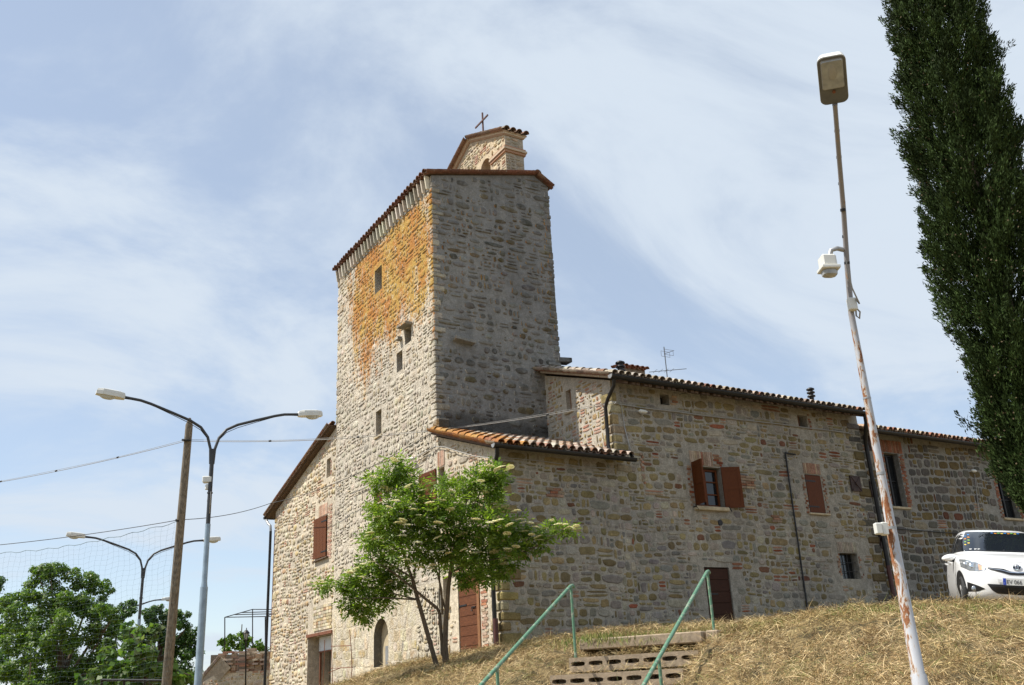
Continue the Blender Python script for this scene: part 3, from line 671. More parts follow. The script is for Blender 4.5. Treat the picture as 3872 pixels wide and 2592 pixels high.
# bell gable
FBG = Face((12.89, 0, 0), (0, 1, 0), (-1, 0, 0)); FBB = Face((13.53, 0, 0), (0, 1, 0), (1, 0, 0)); FBS = Face((0, 20.95, 0), (1, 0, 0), (0, -1, 0))
gt = [(20.95, 17.28), (23.1, 18.22), (25.25, 17.28)]; ga = [Op(21.87, 22.50, 15.5, 17.10, .32, True), Op(23.70, 24.33, 15.5, 17.10, .32, True)]
mb = MB(); GC = (.52, .43, .31)
wall_base(mb, FBG, 20.95, 25.25, 15.2, gt, ga, GC); wall_base(mb, FBB, 20.95, 25.25, 15.2, gt, ga, GC)
masonry_fill(mb, FBG, 20.97, 25.23, 15.3, gt, [(21.8, 22.57, 15, 17.16), (23.63, 24.4, 15, 17.16), (20.9, 21.9, 16.68, 16.9)], S_LEFT, 0)
for yv in (20.95, 25.25): wall_base(mb, Face((0, yv, 0), (1, 0, 0), (0, -1 if yv < 22 else 1, 0)), 12.89, 13.53, 15.2, [(12.89, 17.28), (13.53, 17.28)], [], (.42, .37, .30))
masonry_fill(mb, FBS, 12.9, 13.52, 15.5, [(12.89, 17.25), (13.53, 17.25)], [(12.8, 13.6, 16.66, 16.92)], dict(S_LEFT, p=.02, lumpy=False, pal=[(1, (.40, .34, .25)), (1, (.34, .29, .22)), (1, (.44, .33, .24))]), 0)
gable = mb.build('bell_gable', 'stone_masonry', T)
mb = MB()
for z, o, c in ((16.72, .05, (.42, .24, .15)), (16.80, .085, (.50, .40, .29)), (16.865, .055, (.40, .22, .14))):
    mb.box((13.21, 21.36, z), (.32 + o, 0, 0), (0, .46, 0), (0, 0, .034), c); mb.box((13.21, 20.95 - o / 2, z + .001), (.319 + o, 0, 0), (0, o / 2, 0), (0, 0, .033), c)
for sg in (-1, 1):
    for k, (dz, o, c) in enumerate(((.025, .035, (.40, .27, .18)), (.075, .065, (.54, .46, .35)), (.125, .095, (.44, .33, .23)))):
        a = Vector((13.21, 23.1 + sg * .0, 18.22 + dz)); b = Vector((13.21, 23.1 + sg * (2.15 + o), 18.22 + dz - .437 * (2.15 + o))); e = (b - a) / 2; nr = e.cross(Vector((1, 0, 0))).normalized()
        mb.box((a + b) / 2, (.32 + o, 0, 0), e, nr * .023, c)
mb.build('cornice', 'painted_masonry', gable)
mb = MB()
for sg in (-1, 1):
    S = Vector((0, -sg, .437)).normalized(); E0 = Vector((12.76, 23.1 + sg * 2.28, 17.375)); E1 = Vector((13.68, 23.1 + sg * 2.28, 17.375)); tile_roof(mb, E0, E1  , S, 2.46, [(2, (.20, .115, .075)), (2, (.18, .13, .095)), (2, (.12, .095, .07))], .21)
mb.build('gable_tiles', 'roof_tile', gable)
mb = MB(); Zv = Vector((0, 0, 1)); mb.box((13.2, 22.77, 18.75), (.022, 0, 0), (0, .022, 0), Zv * .5); mb.box((13.155, 22.77, 18.90), (.02, 0, 0), (0, .42, 0), Zv * .024); mb.build('cross', 'cross_iron', T)
for p, s in (((12.74, 22.15, 15.93), .16), ((13.72, 21.15, 16.05), .12)):    # moss tufts on the roof
    n = 60; a = nrng.normal(0, 1, (n, 3)); a[:, 2] = abs(a[:, 2]); blades('moss', np.array(p) + nrng.normal(0, .05, (n, 3)), unit(a), unit(nrng.normal(0, 1, (n, 3))), s, .04, np.array([.10, .09, .02]) * nrng.uniform(.7, 1.4, (n, 1)), 'leaf', T)

# ------------------------------------------------------------------ gabled house on the left
H = empty('gable_house', (10.33, 31, .9), 'cream stone house with sloping roof and brown shutter left of the tower', 'house')
opsH = [Op(28.76, 29.88, 5.70, 7.02, .16), Op(28.24, 30.40, .5, 3.36, .75), Op(28.57, 28.95, 8.22, 8.84, .35)]
mb = MB(); topH = [(28.1, 9.72), (34.35, 8.08)]
wall_base(mb, FL, 28.1, 34.35, .2, topH, opsH, M_LEFT)
masonry_fill(mb, FL, 28.12, 34.33, .5, topH, [(28.30, 29.92, 5.6, 7.45), (28.1, 30.5, .4, 4.3), (28.5, 29.0, 8.15, 8.9)], S_LEFT)
masonry_fill(mb, FL, 30.42, 30.6, .5, [(30.4, 4.3), (30.6, 4.3)], [], S_LEFT, 0)
bricks(mb, FL, 28.78, 29.6, 7.04, 7.42, True, PALEBRICK); bricks(mb, FL, 28.34, 28.74, 5.6, 7.3, False, PALEBRICK); bricks(mb, FL, 28.2, 29.9, 3.5, 4.25, False, LEFTPAL, .02, .09); bricks(mb, FL, 28.45, 28.56, 8.2, 8.86, False, PALEBRICK)
FLB = Face((0, 34.35, 0), (1, 0, 0), (0, 1, 0)); wall_base(mb, FLB, 10.33, 17, .2, [(10.33, 8.08), (17, 8.08)], [], M_LEFT); wall_base(mb, Face((17, 0, 0), (0, 1, 0), (1, 0, 0)), 28.1, 34.35, .2, topH, [], M_LEFT)
quoins(mb, 10.33, 34.35, 1, -1, .5, 7.9, LEFTPAL, hh=(.16, .28))
mb.build('wall', 'stone_masonry', H)
leaf(H, FL, 28.80, 1, .09, .94, 5.72, 7.00, 'shutter_wood', planks=4); back_panel(H, FL, 28.76, 29.88, 5.70, 7.02, -.15); sill(H, FL, 28.6, 29.9, 5.69, .045, .09, 'beam_wood')
back_panel(H, FL, 28.57, 28.95, 8.22, 8.84, -.34, 'interior_stone')
back_panel(H, FL, 28.24, 30.40, .5, 3.36, -.73, 'interior_stone', 'doorway')
mb = MB(); mb.box(FL.P(29.18, 3.13, -.30), FL.U * .93, Zv * .21, FL.N * .02); mb.box(FL.P(29.18, 3.02, -.278), FL.U * .93, Zv * .006, FL.N * .004); mb.build('door_panel', 'white_panel', H)
mb = MB(); mb.box(FL.P(29.32, 3.40, -.02), FL.U * 1.16, Zv * .045, FL.N * .06); mb.box(FL.P(29.18, 2.90, -.29), FL.U * .92, Zv * .02, FL.N * .025); mb.box(FL.P(30.10, 1.7, -.33), FL.U * .025, Zv * 1.62, FL.N * .03); mb.box(FL.P(28.28, 1.7, -.33), FL.U * .025, Zv * 1.62, FL.N * .03); mb.build('steel_lintel', 'rusty_steel', H)
mb = MB(); tile_roof(mb, (10.12, 35.02, 8.03), (17.2, 35.02, 8.03), (0, -1, .2625), 7.1, [(2, (.22, .10, .06)), (2, (.27, .16, .10)), (1, (.20, .14, .10))]); hr = mb.build('roof', 'roof_tile', H)
deck((10.16, 34.98, 8.03), (17.1, 34.98, 8.03), (0, -1, .2625), 7.0, parent=hr)
verge(H, (10.08, 35.0, 7.98), (10.08, 28.15, 9.78), (.28, 0, 0), 'beam_wood', .03)
gutter(H, (17.2, 35.10, 8.0), (10.10, 35.10, 8.0), .08)
pipe(H, [(10.18, 35.08, 7.92), (10.2, 34.85, 7.72), (10.22, 34.62, 7.6), (10.24, 34.62, 7.4)], .045, 'zinc', 'pipe_bend'); pipe(H, [(10.24, 34.62, 7.4), (10.24, 34.62, 4.2), (10.24, 34.62, .8)], .05)
pipe(H, [(10.3, 34.30, 7.4), (10.3, 34.32, .9)], .014, 'rusty_steel', 'cable_conduit')

# ------------------------------------------------------------------ low wing with the lichened lean-to roof
Lw = empty('low_wing', (10.33, 17.89, 2.2), 'low stone wing with an orange-lichened lean-to tile roof at the foot of the tower', 'building')
opsL = [Op(20.45, 20.80, 5.80, 6.78, .28), Op(18.86, 19.92, 2.0, 4.02, .16), Op(20.35, 20.68, 3.42, 4.12, .3)]
mb = MB(); topW = [(17.89, 6.62), (20.85, 7.62)]
wall_base(mb, FL, 17.89, 20.85, 1.6, topW, opsL, M_LEFT)
S_LW = dict(S_LEFT, lumpy=False, p=.022, brick=.22, gap=.045)
masonry_fill(mb, FL, 18.15, 20.83, 1.7, topW, [(20.38, 20.85, 5.7, 7.25), (18.55, 19.95, 1.9, 4.3), (20.3, 20.72, 3.35, 4.2)], S_LW)
bricks(mb, FL, 20.42, 20.83, 6.80, 7.2, True, PALEBRICK); bricks(mb, FL, 18.52, 18.82, 2.1, 4.1, False, [(3, (.50, .34, .25)), (3, (.56, .44, .34)), (1, (.44, .20, .12))]); bricks(mb, FL, 18.8, 20.0, 4.04, 4.3, True, PALEBRICK)
topS = [(10.33, 6.64), (13.7, 6.64)]
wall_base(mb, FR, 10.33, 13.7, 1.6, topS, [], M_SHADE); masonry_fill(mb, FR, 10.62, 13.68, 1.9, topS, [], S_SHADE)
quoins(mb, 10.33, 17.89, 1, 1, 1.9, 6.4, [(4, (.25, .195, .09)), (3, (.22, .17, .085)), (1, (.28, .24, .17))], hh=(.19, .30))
mb.build('wall', 'stone_masonry', Lw)
back_panel(Lw, FL, 20.45, 20.80, 5.80, 6.78, -.26); leaf(Lw, FL, 20.90, 1, .10, .80, 5.86, 6.80, 'red_shutter_wood', panels=True, hinges=False)
back_panel(Lw, FL, 20.35, 20.68, 3.42, 4.12, -.26, 'interior_stone'); sill(Lw, FL, 20.3, 20.75, 3.42)
dl = leaf(Lw, FL, 19.90, -1, 0, .90, 2.05, 4.0, 'door_wood', d0=-.04, planks=9, horizontal=True, name='door')
mb = MB(); mb.box(FL.P(18.94, 3.0, -.03), FL.U * .055, Zv * 1.0, FL.N * .05); mb.box(FL.P(18.865, 3.0, -.06), FL.U * .018, Zv * 1.0, FL.N * .04); mb.build('door_frame', 'orange_wood', Lw)
mb = MB(); mb.box(FL.P(19.2, 3.30, -.01), FL.U * .09, Zv * .012, FL.N * .012); mb.tube([FL.P(19.18, 3.29, .01), FL.P(19.2, 3.22, .02), FL.P(19.26, 3.22, .02), FL.P(19.27, 3.29, .01)], .009, 6); mb.build('handle', 'dark_metal', dl)
def lowpal(b): return ORANGETILE if (b.x < 11.0 + .8 * mnoise.noise(b * 1.3)) else (ORANGETILE if rng.random() < .05 else TILEPAL)
mb = MB(); tile_roof(mb, (10.13, 17.50, 6.62), (13.92, 17.50, 6.62), (0, 1, .345), 3.52, lowpal); lr = mb.build('roof', 'roof_tile', Lw); deck((10.15, 17.5, 6.62), (13.8, 17.5, 6.62), (0, 1, .345), 3.45, parent=lr)
verge(Lw, (10.13, 17.50, 6.585), (10.13, 20.82, 7.73), (.24, 0, 0), 'terracotta', .035)
mb = MB()
for i in range(13):
    y = 17.62 + i * .25; mb.bbox((10.28, y, 6.56 + (y - 17.5) * .345), (.10, 0, 0), (0, .12, .041), (0, 0, .035 + rng.uniform(0, .012)), (.52, .46, .37))
mb.build('mortar_bed', 'painted_masonry', Lw)
gutter(Lw, (10.02, 17.44, 6.60), (13.92, 17.44, 6.56), .075, endcap='zinc')
pipe(Lw, [(10.12, 17.46, 6.52), (10.14, 17.50, 6.40), (10.18, 17.72, 6.12), (10.19, 17.95, 6.0), (10.2, 18.02, 5.85), (10.2, 18.02, 3.0), (10.2, 18.02, 2.1)], .048)
pipe(Lw, [(10.17, 17.93, 2.95), (10.17, 17.93, 2.1)], .055, 'brown_metal', 'pipe_sleeve')
pipe(Lw, [(10.28, 20.8, 7.35), (10.27, 20.3, 7.22), (10.26, 19.6, 6.95), (10.27, 18.8, 6.65), (10.27, 18.0, 6.42)], .012, 'cable', 'wall_cable')
pipe(Lw, [(10.4, 17.85, 6.42), (11.5, 17.84, 6.41), (12.6, 17.85, 6.36), (13.6, 17.85, 6.38)], .010, 'cable', 'wall_cable')

# ------------------------------------------------------------------ main house, two storeys, right of the tower
B = empty('stone_house', (18, 17.89, 2.4), 'long two-storey rubble stone house with an open red-shuttered window and a brown gutter', 'house')
FBL = Face((13.7, 0, 0), (0, 1, 0), (-1, 0, 0))
opsB = [Op(16.06, 17.03, 5.60, 6.64, .22), Op(20.12, 20.74, 5.62, 6.69, .10), Op(20.99, 21.70, 3.88, 4.57, .25), Op(16.08, 16.90, 2.1, 4.11, .14), Op(15.26, 15.56, 8.18, 8.47, .3), Op(20.2, 20.58, 8.03, 8.40, .3)]
opBL = Op(19.62, 19.86, 8.33, 8.92, .25)
mb = MB(); topB = [(13.7, 8.66), (22.7, 8.62)]
wall_base(mb, FR, 13.7, 22.7, 1.6, topB, opsB, M_SHADE)
exB = [(15.88, 17.15, 5.45, 7.08), (19.98, 20.9, 5.52, 7.05), (20.86, 21.85, 3.75, 4.9), (16.0, 16.98, 2.0, 4.16), (15.2, 15.62, 8.1, 8.55), (20.1, 20.68, 7.95, 8.48)]
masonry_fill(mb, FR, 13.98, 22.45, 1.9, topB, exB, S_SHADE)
masonry_fill(mb, FR, 13.66, 14.0, 1.9, [(13.6, 6.5), (14, 6.5)], [], S_SHADE, 0)
bricks(mb, FR, 16.02, 16.80, 6.66, 7.04, True, [(2, (.36, .26, .19)), (3, (.40, .31, .24)), (1, (.30, .14, .09))]); bricks(mb, FR, 16.82, 17.14, 6.68, 7.0, False); bricks(mb, FR, 15.88, 16.04, 5.6, 6.64, False); bricks(mb, FR, 17.05, 17.14, 5.6, 6.64, False)
bricks(mb, FR, 20.1, 20.78, 6.71, 7.02, True, [(2, (.36, .26, .19)), (2, (.32, .19, .13))]); bricks(mb, FR, 19.98, 20.10, 5.6, 6.66, False); bricks(mb, FR, 20.77, 20.9, 5.6, 6.66, False)
bricks(mb, FR, 20.95, 21.72, 4.59, 4.88, True, [(1, (.34, .29, .23)), (1, (.38, .33, .26))]); bricks(mb, FR, 20.86, 20.98, 3.9, 4.56, False); bricks(mb, FR, 21.72, 21.84, 3.9, 4.56, False)
bricks(mb, FR, 15.58, 15.84, 8.2, 8.46, False); bricks(mb, FR, 20.6, 20.72, 8.0, 8.46, False)
for u, v, w_, h_ in ((17.6, 6.15, .6, .35), (14.4, 6.0, .12, .9), (18.6, 5.3, .4, .2), (11.6, 5.6, .5, .22)): bricks(mb, FR, u, u + w_, v, v + h_, False, [(3, (.33, .24, .175)), (2, (.30, .17, .11)), (1, (.25, .11, .065))], p=.026)
topBL = [(17.89, 8.64), (20.83, 9.66)]
wall_base(mb, FBL, 17.89, 20.83, 6.0, topBL, [opBL], (.50, .46, .39)); masonry_fill(mb, FBL, 18.2, 20.8, 6.2, topBL, [(19.5, 19.95, 8.2, 9.05)], dict(S_LW, pal=[(4, (.40, .31, .16)), (3, (.36, .27, .14)), (3, (.44, .38, .28)), (1, (.34, .18, .11))]), 0)
quoins(mb, 13.7, 17.89, 1, 1, 6.3, 8.4, [(4, (.27, .21, .11)), (3, (.30, .26, .18))], hh=(.2, .3)); quoins(mb, 22.7, 17.89, -1, 1, 2.0, 8.4, FARPAL, hh=(.18, .3))
wall_base(mb, Face((22.7, 0, 0), (0, 1, 0), (1, 0, 0)), 17.89, 25, 1.6, [(17.89, 8.46), (21.5, 9.7), (25, 8.5)], [], M_SHADE); wall_base(mb, Face((0, 25, 0), (1, 0, 0), (0, 1, 0)), 13.7, 22.7, 1.6, topB, [], M_SHADE); wall_base(mb, FBL, 20.83, 25, 6.0, [(20.83, 9.46), (21.5, 9.7), (25, 8.5)], [], M_SHADE)
mb.build('wall', 'stone_masonry', B)
w = casement(B, FR, 16.12, 16.98, 5.63, 6.60, -.14); back_panel(B, FR, 16.06, 17.03, 5.6, 6.64, -.20)
leaf(B, FR, 16.06, -1, R(82), .44, 5.63, 6.72, 'red_shutter_wood', panels=True, hinges=False); leaf(B, FR, 17.03, 1, R(24), .50, 5.60, 6.66, 'red_shutter_wood', panels=True, hinges=False)
sill(B, FR, 15.98, 17.08, 5.60, .10, .12)
for u in (15.98, 17.1):
    mb = MB(); mb.tube([FR.P(u, 5.58, 0), FR.P(u, 5.58, .10), FR.P(u - .03, 5.62, .12)], .016, 6); mb.tube([FR.P(u, 5.58, .1), FR.P(u + .04, 5.50, .12)], .014, 6); mb.build('shutter_stay', 'dark_metal', B)
leaf(B, FR, 20.14, 1, 0, .59, 5.64, 6.67, 'red_shutter_wood', d0=-.015, planks=1); sill(B, FR, 20.05, 20.85, 5.62, .05, .07)
mb = MB()
for u in (21.15, 21.34, 21.53): mb.tube([FR.P(u, 3.9, -.06), FR.P(u, 4.56, -.06)], .009, 6)
for v in (4.08, 4.32): mb.tube([FR.P(21.0, v, -.06), FR.P(21.69, v, -.06)], .008, 6)
mb.build('window_grille', 'dark_metal', B); back_panel(B, FR, 20.99, 21.70, 3.88, 4.57, -.22, 'window_glass', 'pane')
leaf(B, FR, 16.10, 1, 0, .78, 2.15, 4.09, 'dark_door_wood', d0=-.05, planks=7, horizontal=True, name='door')
mb = MB(); mb.box(FR.P(15.26 + .06, 8.32, -.2), FR.U * .05, Zv * .14, FR.N * .02); mb.build('small_window', 'dark_void', B); back_panel(B, FR, 15.26, 15.56, 8.18, 8.47, -.28); back_panel(B, FR, 20.2, 20.58, 8.03, 8.40, -.28); leaf(B, FR, 20.21, 1, 0, .16, 8.04, 8.39, 'shutter_wood', d0=-.12, planks=1, hinges=False)
back_panel(B, FBL, 19.62, 19.86, 8.33, 8.92, -.13, 'orange_wood', 'small_shutter'); sill(B, FBL, 19.55, 19.92, 8.33, .06, .06)
def anchor(parent, F, u0, u1, v0, v1):
    mb = MB(); uc, vc = (u0 + u1) / 2, (v0 + v1) / 2; a, b = (u1 - u0) / 2, (v1 - v0) / 2
    mb.box(F.P(uc, vc, .035), F.U * a, Zv * b, F.N * .02)
    for sg in (1, -1): mb.tube([F.P(uc - a * .85, vc - sg * b * .85, .055), F.P(uc + a * .85, vc + sg * b * .85, .055)], .02, 6)
    mb.tube([F.P(uc, vc, .03), F.P(uc, vc, .10)], .05, 8); return mb.build('anchor_plate', 'iron_plate', parent)
anchor(B, FR, 21.91, 22.32, 6.32, 6.76)
mb = MB(); mb.tube([FR.P(16.785, 5.22, -.02), FR.P(16.785, 5.22, .03)], .075, 14); mb.build('vent', 'dark_metal', B)
pipe(B, [FR.P(19.86, 7.21, .03), FR.P(19.47, 7.23, .04), FR.P(19.46, 7.2, .04), FR.P(19.40, 2.2, .04)], .022, 'dark_metal', 'gas_pipe')
mb = MB(); tile_roof(mb, (13.40, 17.45, 8.64), (22.62, 17.45, 8.60), (0, 1, .35), 4.3, TILEPAL); br = mb.build('roof', 'roof_tile', B)
deck((13.5, 17.46, 8.64), (22.55, 17.46, 8.60), (0, 1, .35), 4.25, parent=br); deck((13.5, 25.4, 8.3), (22.55, 25.4, 8.3), (0, -1, .44), 4.2, parent=br)
verge(B, (13.38, 17.45, 8.605), (13.38, 20.82, 9.785), (.32, 0, 0), 'terracotta', .03)
mb = MB()
for i in range(12):
    y = 17.6 + i * .27; mb.bbox((13.60, y, 8.575 + (y - 17.45) * .35), (.12, 0, 0), (0, .13, .045), (0, 0, .04), (.48, .42, .34))
mb.build('mortar_bed', 'painted_masonry', B)
mb = MB()
for i in range(46): mb.box((13.85 + i * .19 + .05 * (i % 2), 17.66, 8.555), (.055, 0, 0), (0, .22, .077), (0, 0, .04))
mb.build('rafter_ends', 'beam_wood', br)
gutter(B, (13.36, 17.40, 8.60), (22.66, 17.40, 8.57), .085, endcap='zinc')
pipe(B, [(13.48, 17.42, 8.52), (13.50, 17.48, 8.36), (13.55, 17.85, 8.10), (13.57, 17.98, 7.95), (13.57, 18.0, 6.95), (13.58, 17.95, 6.86), (13.75, 17.75, 6.80), (13.9, 17.6, 6.75), (13.92, 17.55, 6.62)], .045)
pipe(B, [(13.75, 17.80, 8.05), (13.95, 17.84, 8.0), (14.0, 17.84, 7.4), (14.1, 17.83, 6.9)], .012, 'zinc', 'wall_cable')
pipe(B, [tuple(FR.P(13.75, 8.03, .05))] + [tuple(FR.P(13.75 + (22.4 - 13.75) * k / 9, 8.02 - .012 * (k % 2) + (.02 if k > 4 else 0), .04)) for k in range(1, 10)], .017, 'cable', 'wall_cable')
wall_lamp(B, FR.P(14.55, 7.88, 0), FR.N)
pipe(B, [(22.5, 17.42, 8.50), (22.52, 17.44, 8.28), (22.62, 17.6, 8.02), (22.78, 17.78, 7.80), (22.80, 17.80, 7.6), (22.80, 17.8, 4.2)], .06); pipe(B, [(22.80, 17.80, 4.25), (22.80, 17.8, 2.3)], .065, 'brown_metal', 'pipe_sleeve')
# chimney, flues
mb = MB(); c = onY(2392, 1398, 20.0); mb.box((c.x, 20.2, c.z - .30), (.36, 0, 0), (0, .30, 0), (0, 0, .30), (.38, .30, .23)); ch = mb.build('chimney', 'stone_masonry', br)
mb = MB(); tile_roof(mb, (c.x - .45, 19.80, c.z - .05), (c.x + .45, 19.80, c.z - .05), (0, 1, .30), .55, [(3, (.38, .14, .065)), (1, (.42, .22, .13))], .2, .3); mb.build('chimney_cap', 'roof_tile', ch)
def flue(px, py_base, py_top, Y):
    a = onY(px, py_base, Y); b = onY(px, py_top, Y); mb = MB(); x, z0, z1 = a.x, a.z - .5, b.z
    mb.tube([(x, Y, z0), (x, Y, z1 - .05)], .075, 10)
    for z in (z1 - .26, z1 - .14, z1 - .03): mb.tube([(x, Y, z - .035), (x, Y, z), (x, Y, z + .04)], [.13, .13, .055], 10)
    return mb.build('flue', 'dark_metal', br)
flue(2348, 1410, 1368, 19.2); flue(3073, 1530, 1470, 20.0)
a = onY(2523, 1425, 19.9); b = onY(2507, 1312, 19.9)
A = empty('tv_antenna', (a.x, 19.9, a.z - .25), 'thin metal television antenna on the long tiled roof', 'antenna')
mb = MB(); mb.tube([(a.x, 19.9, a.z - .3), (a.x, 19.9, b.z)], .016, 6); mast = mb.build('mast', 'zinc', A)
mb = MB(); z = b.z - .22
mb.tube([(a.x - .02, 19.9, z), (a.x + .06, 19.55, z)], .008, 5)
for yy in (19.88, 19.72):
    for zz in (z - .09, z + .07): mb.tube([(a.x - .15, yy, zz), (a.x + .17, yy, zz)], .0055, 5)
    for xx in (a.x - .15, a.x + .17): mb.tube([(xx, yy, z - .09), (xx, yy, z + .07)], .0055, 5)
mb.build('upper_elements', 'zinc', A)
mb = MB(); z = a.z + .18; mb.tube([(a.x - .45, 20.15, z - .02), (a.x + .5, 19.6, z + .03)], .010, 5)
for k in range(4):
    t = -.30 + k * .14; mb.tube([(a.x + t - .05, 19.88 - t * .58 - .16, z), (a.x + t + .05, 19.88 - t * .58 + .16, z)], .005, 5)
mb.build('lower_elements', 'zinc', A)

# ------------------------------------------------------------------ rear wing on the far right
K = empty('far_wing', (32, 18.0, 2.4), 'lower grey stone wing with tall brick-framed windows behind the parked car', 'building')
FK = Face((0, 18.0, 0), (1, 0, 0), (0, -1, 0))
def uv(px, py, Y=18.0): p = onY(px, py, Y); return p.x, p.z
a0, a1 = uv(3340, 1712), uv(3409, 1918); b0, b1 = uv(3767, 1812), uv(3846, 1962)
opsK = [Op(a0[0], a1[0] + .28, a1[1], a0[1], .30), Op(b0[0], b0[0] + .85, b1[1], b0[1], .30)]
mb = MB(); topK = [(22.7, 8.22), (46, 8.22)]
wall_base(mb, FK, 22.7, 46, 1.6, topK, opsK, (.27, .262, .24))
exK = [(o.u0 - .22, o.u1 + .26, o.v0 - .02, o.v1 + .42) for o in opsK]
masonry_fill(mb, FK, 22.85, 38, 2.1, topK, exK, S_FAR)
for o in opsK:
    bricks(mb, FK, o.u0 - .2, o.u1 + .24, o.v1 + .02, o.v1 + .40, True, [(3, (.27, .11, .065)), (1, (.31, .17, .11))]); bricks(mb, FK, o.u0 - .2, o.u0 - .01, o.v0, o.v1, False, [(3, (.27, .11, .065)), (1, (.30, .18, .12))]); bricks(mb, FK, o.u1 + .01, o.u1 + .24, o.v0, o.v1, False, [(3, (.27, .11, .065)), (1, (.30, .18, .12))])
wall_base(mb, Face((46, 0, 0), (0, 1, 0), (1, 0, 0)), 18, 25, 1.6, [(18, 8.05), (25, 8.05)], [], M_SHADE); wall_base(mb, Face((0, 25, 0), (1, 0, 0), (0, 1, 0)), 22.75, 46, 1.6, topK, [], M_SHADE)
mb.build('wall', 'stone_masonry', K)
for o in opsK:
    casement(K, FK, o.u0 + .02, o.u1 - .02, o.v0 + .02, o.v1 - .02, -.2, 'dark_metal', 2, 2, .05); back_panel(K, FK, o.u0, o.u1, o.v0, o.v1, -.28)
    sill(K, FK, o.u0 - .1, o.u1 + .1, o.v0, .07, .06)
for q0, q1 in (((3279, 1820), (3318, 1883)), ((3257, 1647), (3292, 1706)), ((3308, 2010), (3341, 2075))):
    p, q = uv(*q0), uv(*q1); anchor(K, FK, p[0] + .04, q[0] + .0, q[1], p[1])
mb = MB(); tile_roof(mb, (22.95, 17.60, 8.17), (45, 17.60, 8.17), (0, 1, .33), 1.9, [(3, (.36, .24, .17)), (2, (.30, .14, .085)), (2, (.42, .34, .27))]); kr = mb.build('roof', 'roof_tile', K)
deck((22.9, 17.6, 8.17), (45, 17.6, 8.17), (0, 1, .33), 3.9, parent=kr); deck((22.9, 25.3, 8.17), (45, 25.3, 8.17), (0, -1, .33), 3.9, parent=kr); gutter(K, (22.75, 17.55, 8.12), (45, 17.55, 8.10), .085)
for px, py in ((3668, 1785),):
    u, v = uv(px, py); wall_lamp(K, FK.P(u, v), FK.N)
pipe(K, [FK.P(*uv(3682, 1795), .03), FK.P(*uv(3700, 1962), .03)], .012, 'cable', 'wall_cable')
pipe(K, [FK.P(23.0, 5.35, .03), FK.P(26, 5.30, .03), FK.P(30, 5.28, .03)], .013, 'black_cable', 'wall_cable')

# ------------------------------------------------------------------ street lamps on the left
def slab(mb, c, ex, ey, ez, k=.8, col=(1, 1, 1)):
    """tapered shell: lower face full size, upper face scaled by k"""
    c, ex, ey, ez = map(Vector, (c, ex, ey, ez)); n = 12; vs = []
    for lv, s in ((-1, 1.0), (.1, 1.0), (.75, (1 + k) / 2), (1, k * .8)):
        for i in range(n):
            a = 2 * math.pi * i / n; cx_, sy_ = math.cos(a), math.sin(a); r = (abs(cx_) ** 5 + abs(sy_) ** 5) ** -.2
            vs.append(c + ex * (r * cx_ * s) + ey * (r * sy_ * s) + ez * lv)
    fs = [tuple(range(n))[::-1], tuple(range(3 * n, 4 * n))]
    for l in range(3): fs += [(l * n + i, l * n + (i + 1) % n, (l + 1) * n + (i + 1) % n, (l + 1) * n + i) for i in range(n)]
    mb.add(vs, fs, col)
def bowl(mb, c, ex, ey, dn):
    c, ex, ey, dn = map(Vector, (c, ex, ey, dn)); n = 12; vs = []
    for t in (0, .5, .85, 1.0):
        s = math.sqrt(max(0, 1 - t * t)) if t < 1 else .05
        for i in range(n): a = 2 * math.pi * i / n; vs.append(c + ex * math.cos(a) * s + ey * math.sin(a) * s + dn * t)
    fs = [tuple(range(3 * n, 4 * n))]
    for l in range(3): fs += [(l * n + i, l * n + (i + 1) % n, (l + 1) * n + (i + 1) % n, (l + 1) * n + i) for i in range(n)]
    mb.add(vs, fs, smooth=True)
LP = at(803, 1715, 22.0)                    # the fork of the nearest lamp
def street_lamp():
    zb = -.4; root = empty('street_lamp', (LP.x, LP.y, zb), 'double-armed grey street lamp nearest the house, with a small floodlight on its pole', 'street lamp', 'street lamps in a row beside the net')
    X, Y, Zf = LP; mb = MB(); mb.tube([(X, Y, zb), (X, Y, 4.0)], .085, 12); mb.tube([(X, Y, 4.0), (X, Y, 4.12), (X, Y, 5.4)], [.075, .062, .060], 12); mb.build('pole', 'blue_grey_paint', root)
    mb = MB(); mb.tube([(X, Y, 5.4), (X, Y, Zf + .1)], .05, 10); mb.tube([(X, Y, 6.1), (X, Y, 6.13)], .065, 10); mb.build('upper_pole', 'lamp_arm_paint', root)
    for sg in (-1, 1):
        pts = [(X + sg * x, Y, z) for x, z in ((.03, Zf - .25), (.05, Zf + .1), (.13, Zf + .38), (.30, Zf + .60), (.55, Zf + .74), (1.0, Zf + .90), (1.45, Zf + 1.05), (1.68, Zf + 1.11), (2.06, Zf + 1.15))]
        mb = MB(); mb.tube(pts, .034, 10); arm = mb.build('arm', 'lamp_arm_paint', root)
        mb = MB(); mb.tube([(p[0], Y - .02, p[2] - .05 - .03 * math.sin(i)) for i, p in enumerate(pts[2:])], .008, 5); mb.build('arm_cable', 'black_cable', arm)
        d = Vector((sg, 0, .10)).normalized(); up = Vector((-sg * .10, 0, 1)).normalized(); c = Vector((X + sg * 2.33, Y, Zf + 1.20))
        mb = MB(); slab(mb, c, d * .31, Vector((0, .12, 0)), up * .075, .86); hd = mb.build('lamp_head', 'lamp_shell', root)
        mb = MB(); bowl(mb, c + d * .06 - up * .07, d * .18, Vector((0, .095, 0)), -up * .085); mb.build('glass_bowl', 'lamp_glass', hd)
    return root
def copy_tree(o, parent=None, skip=()):
    c = o.copy(); COL.objects.link(c); c.parent = parent
    for ch in o.children:
        if ch.name.split('.')[0] not in skip: copy_tree(ch, c, skip)
    return c
lamp = street_lamp()
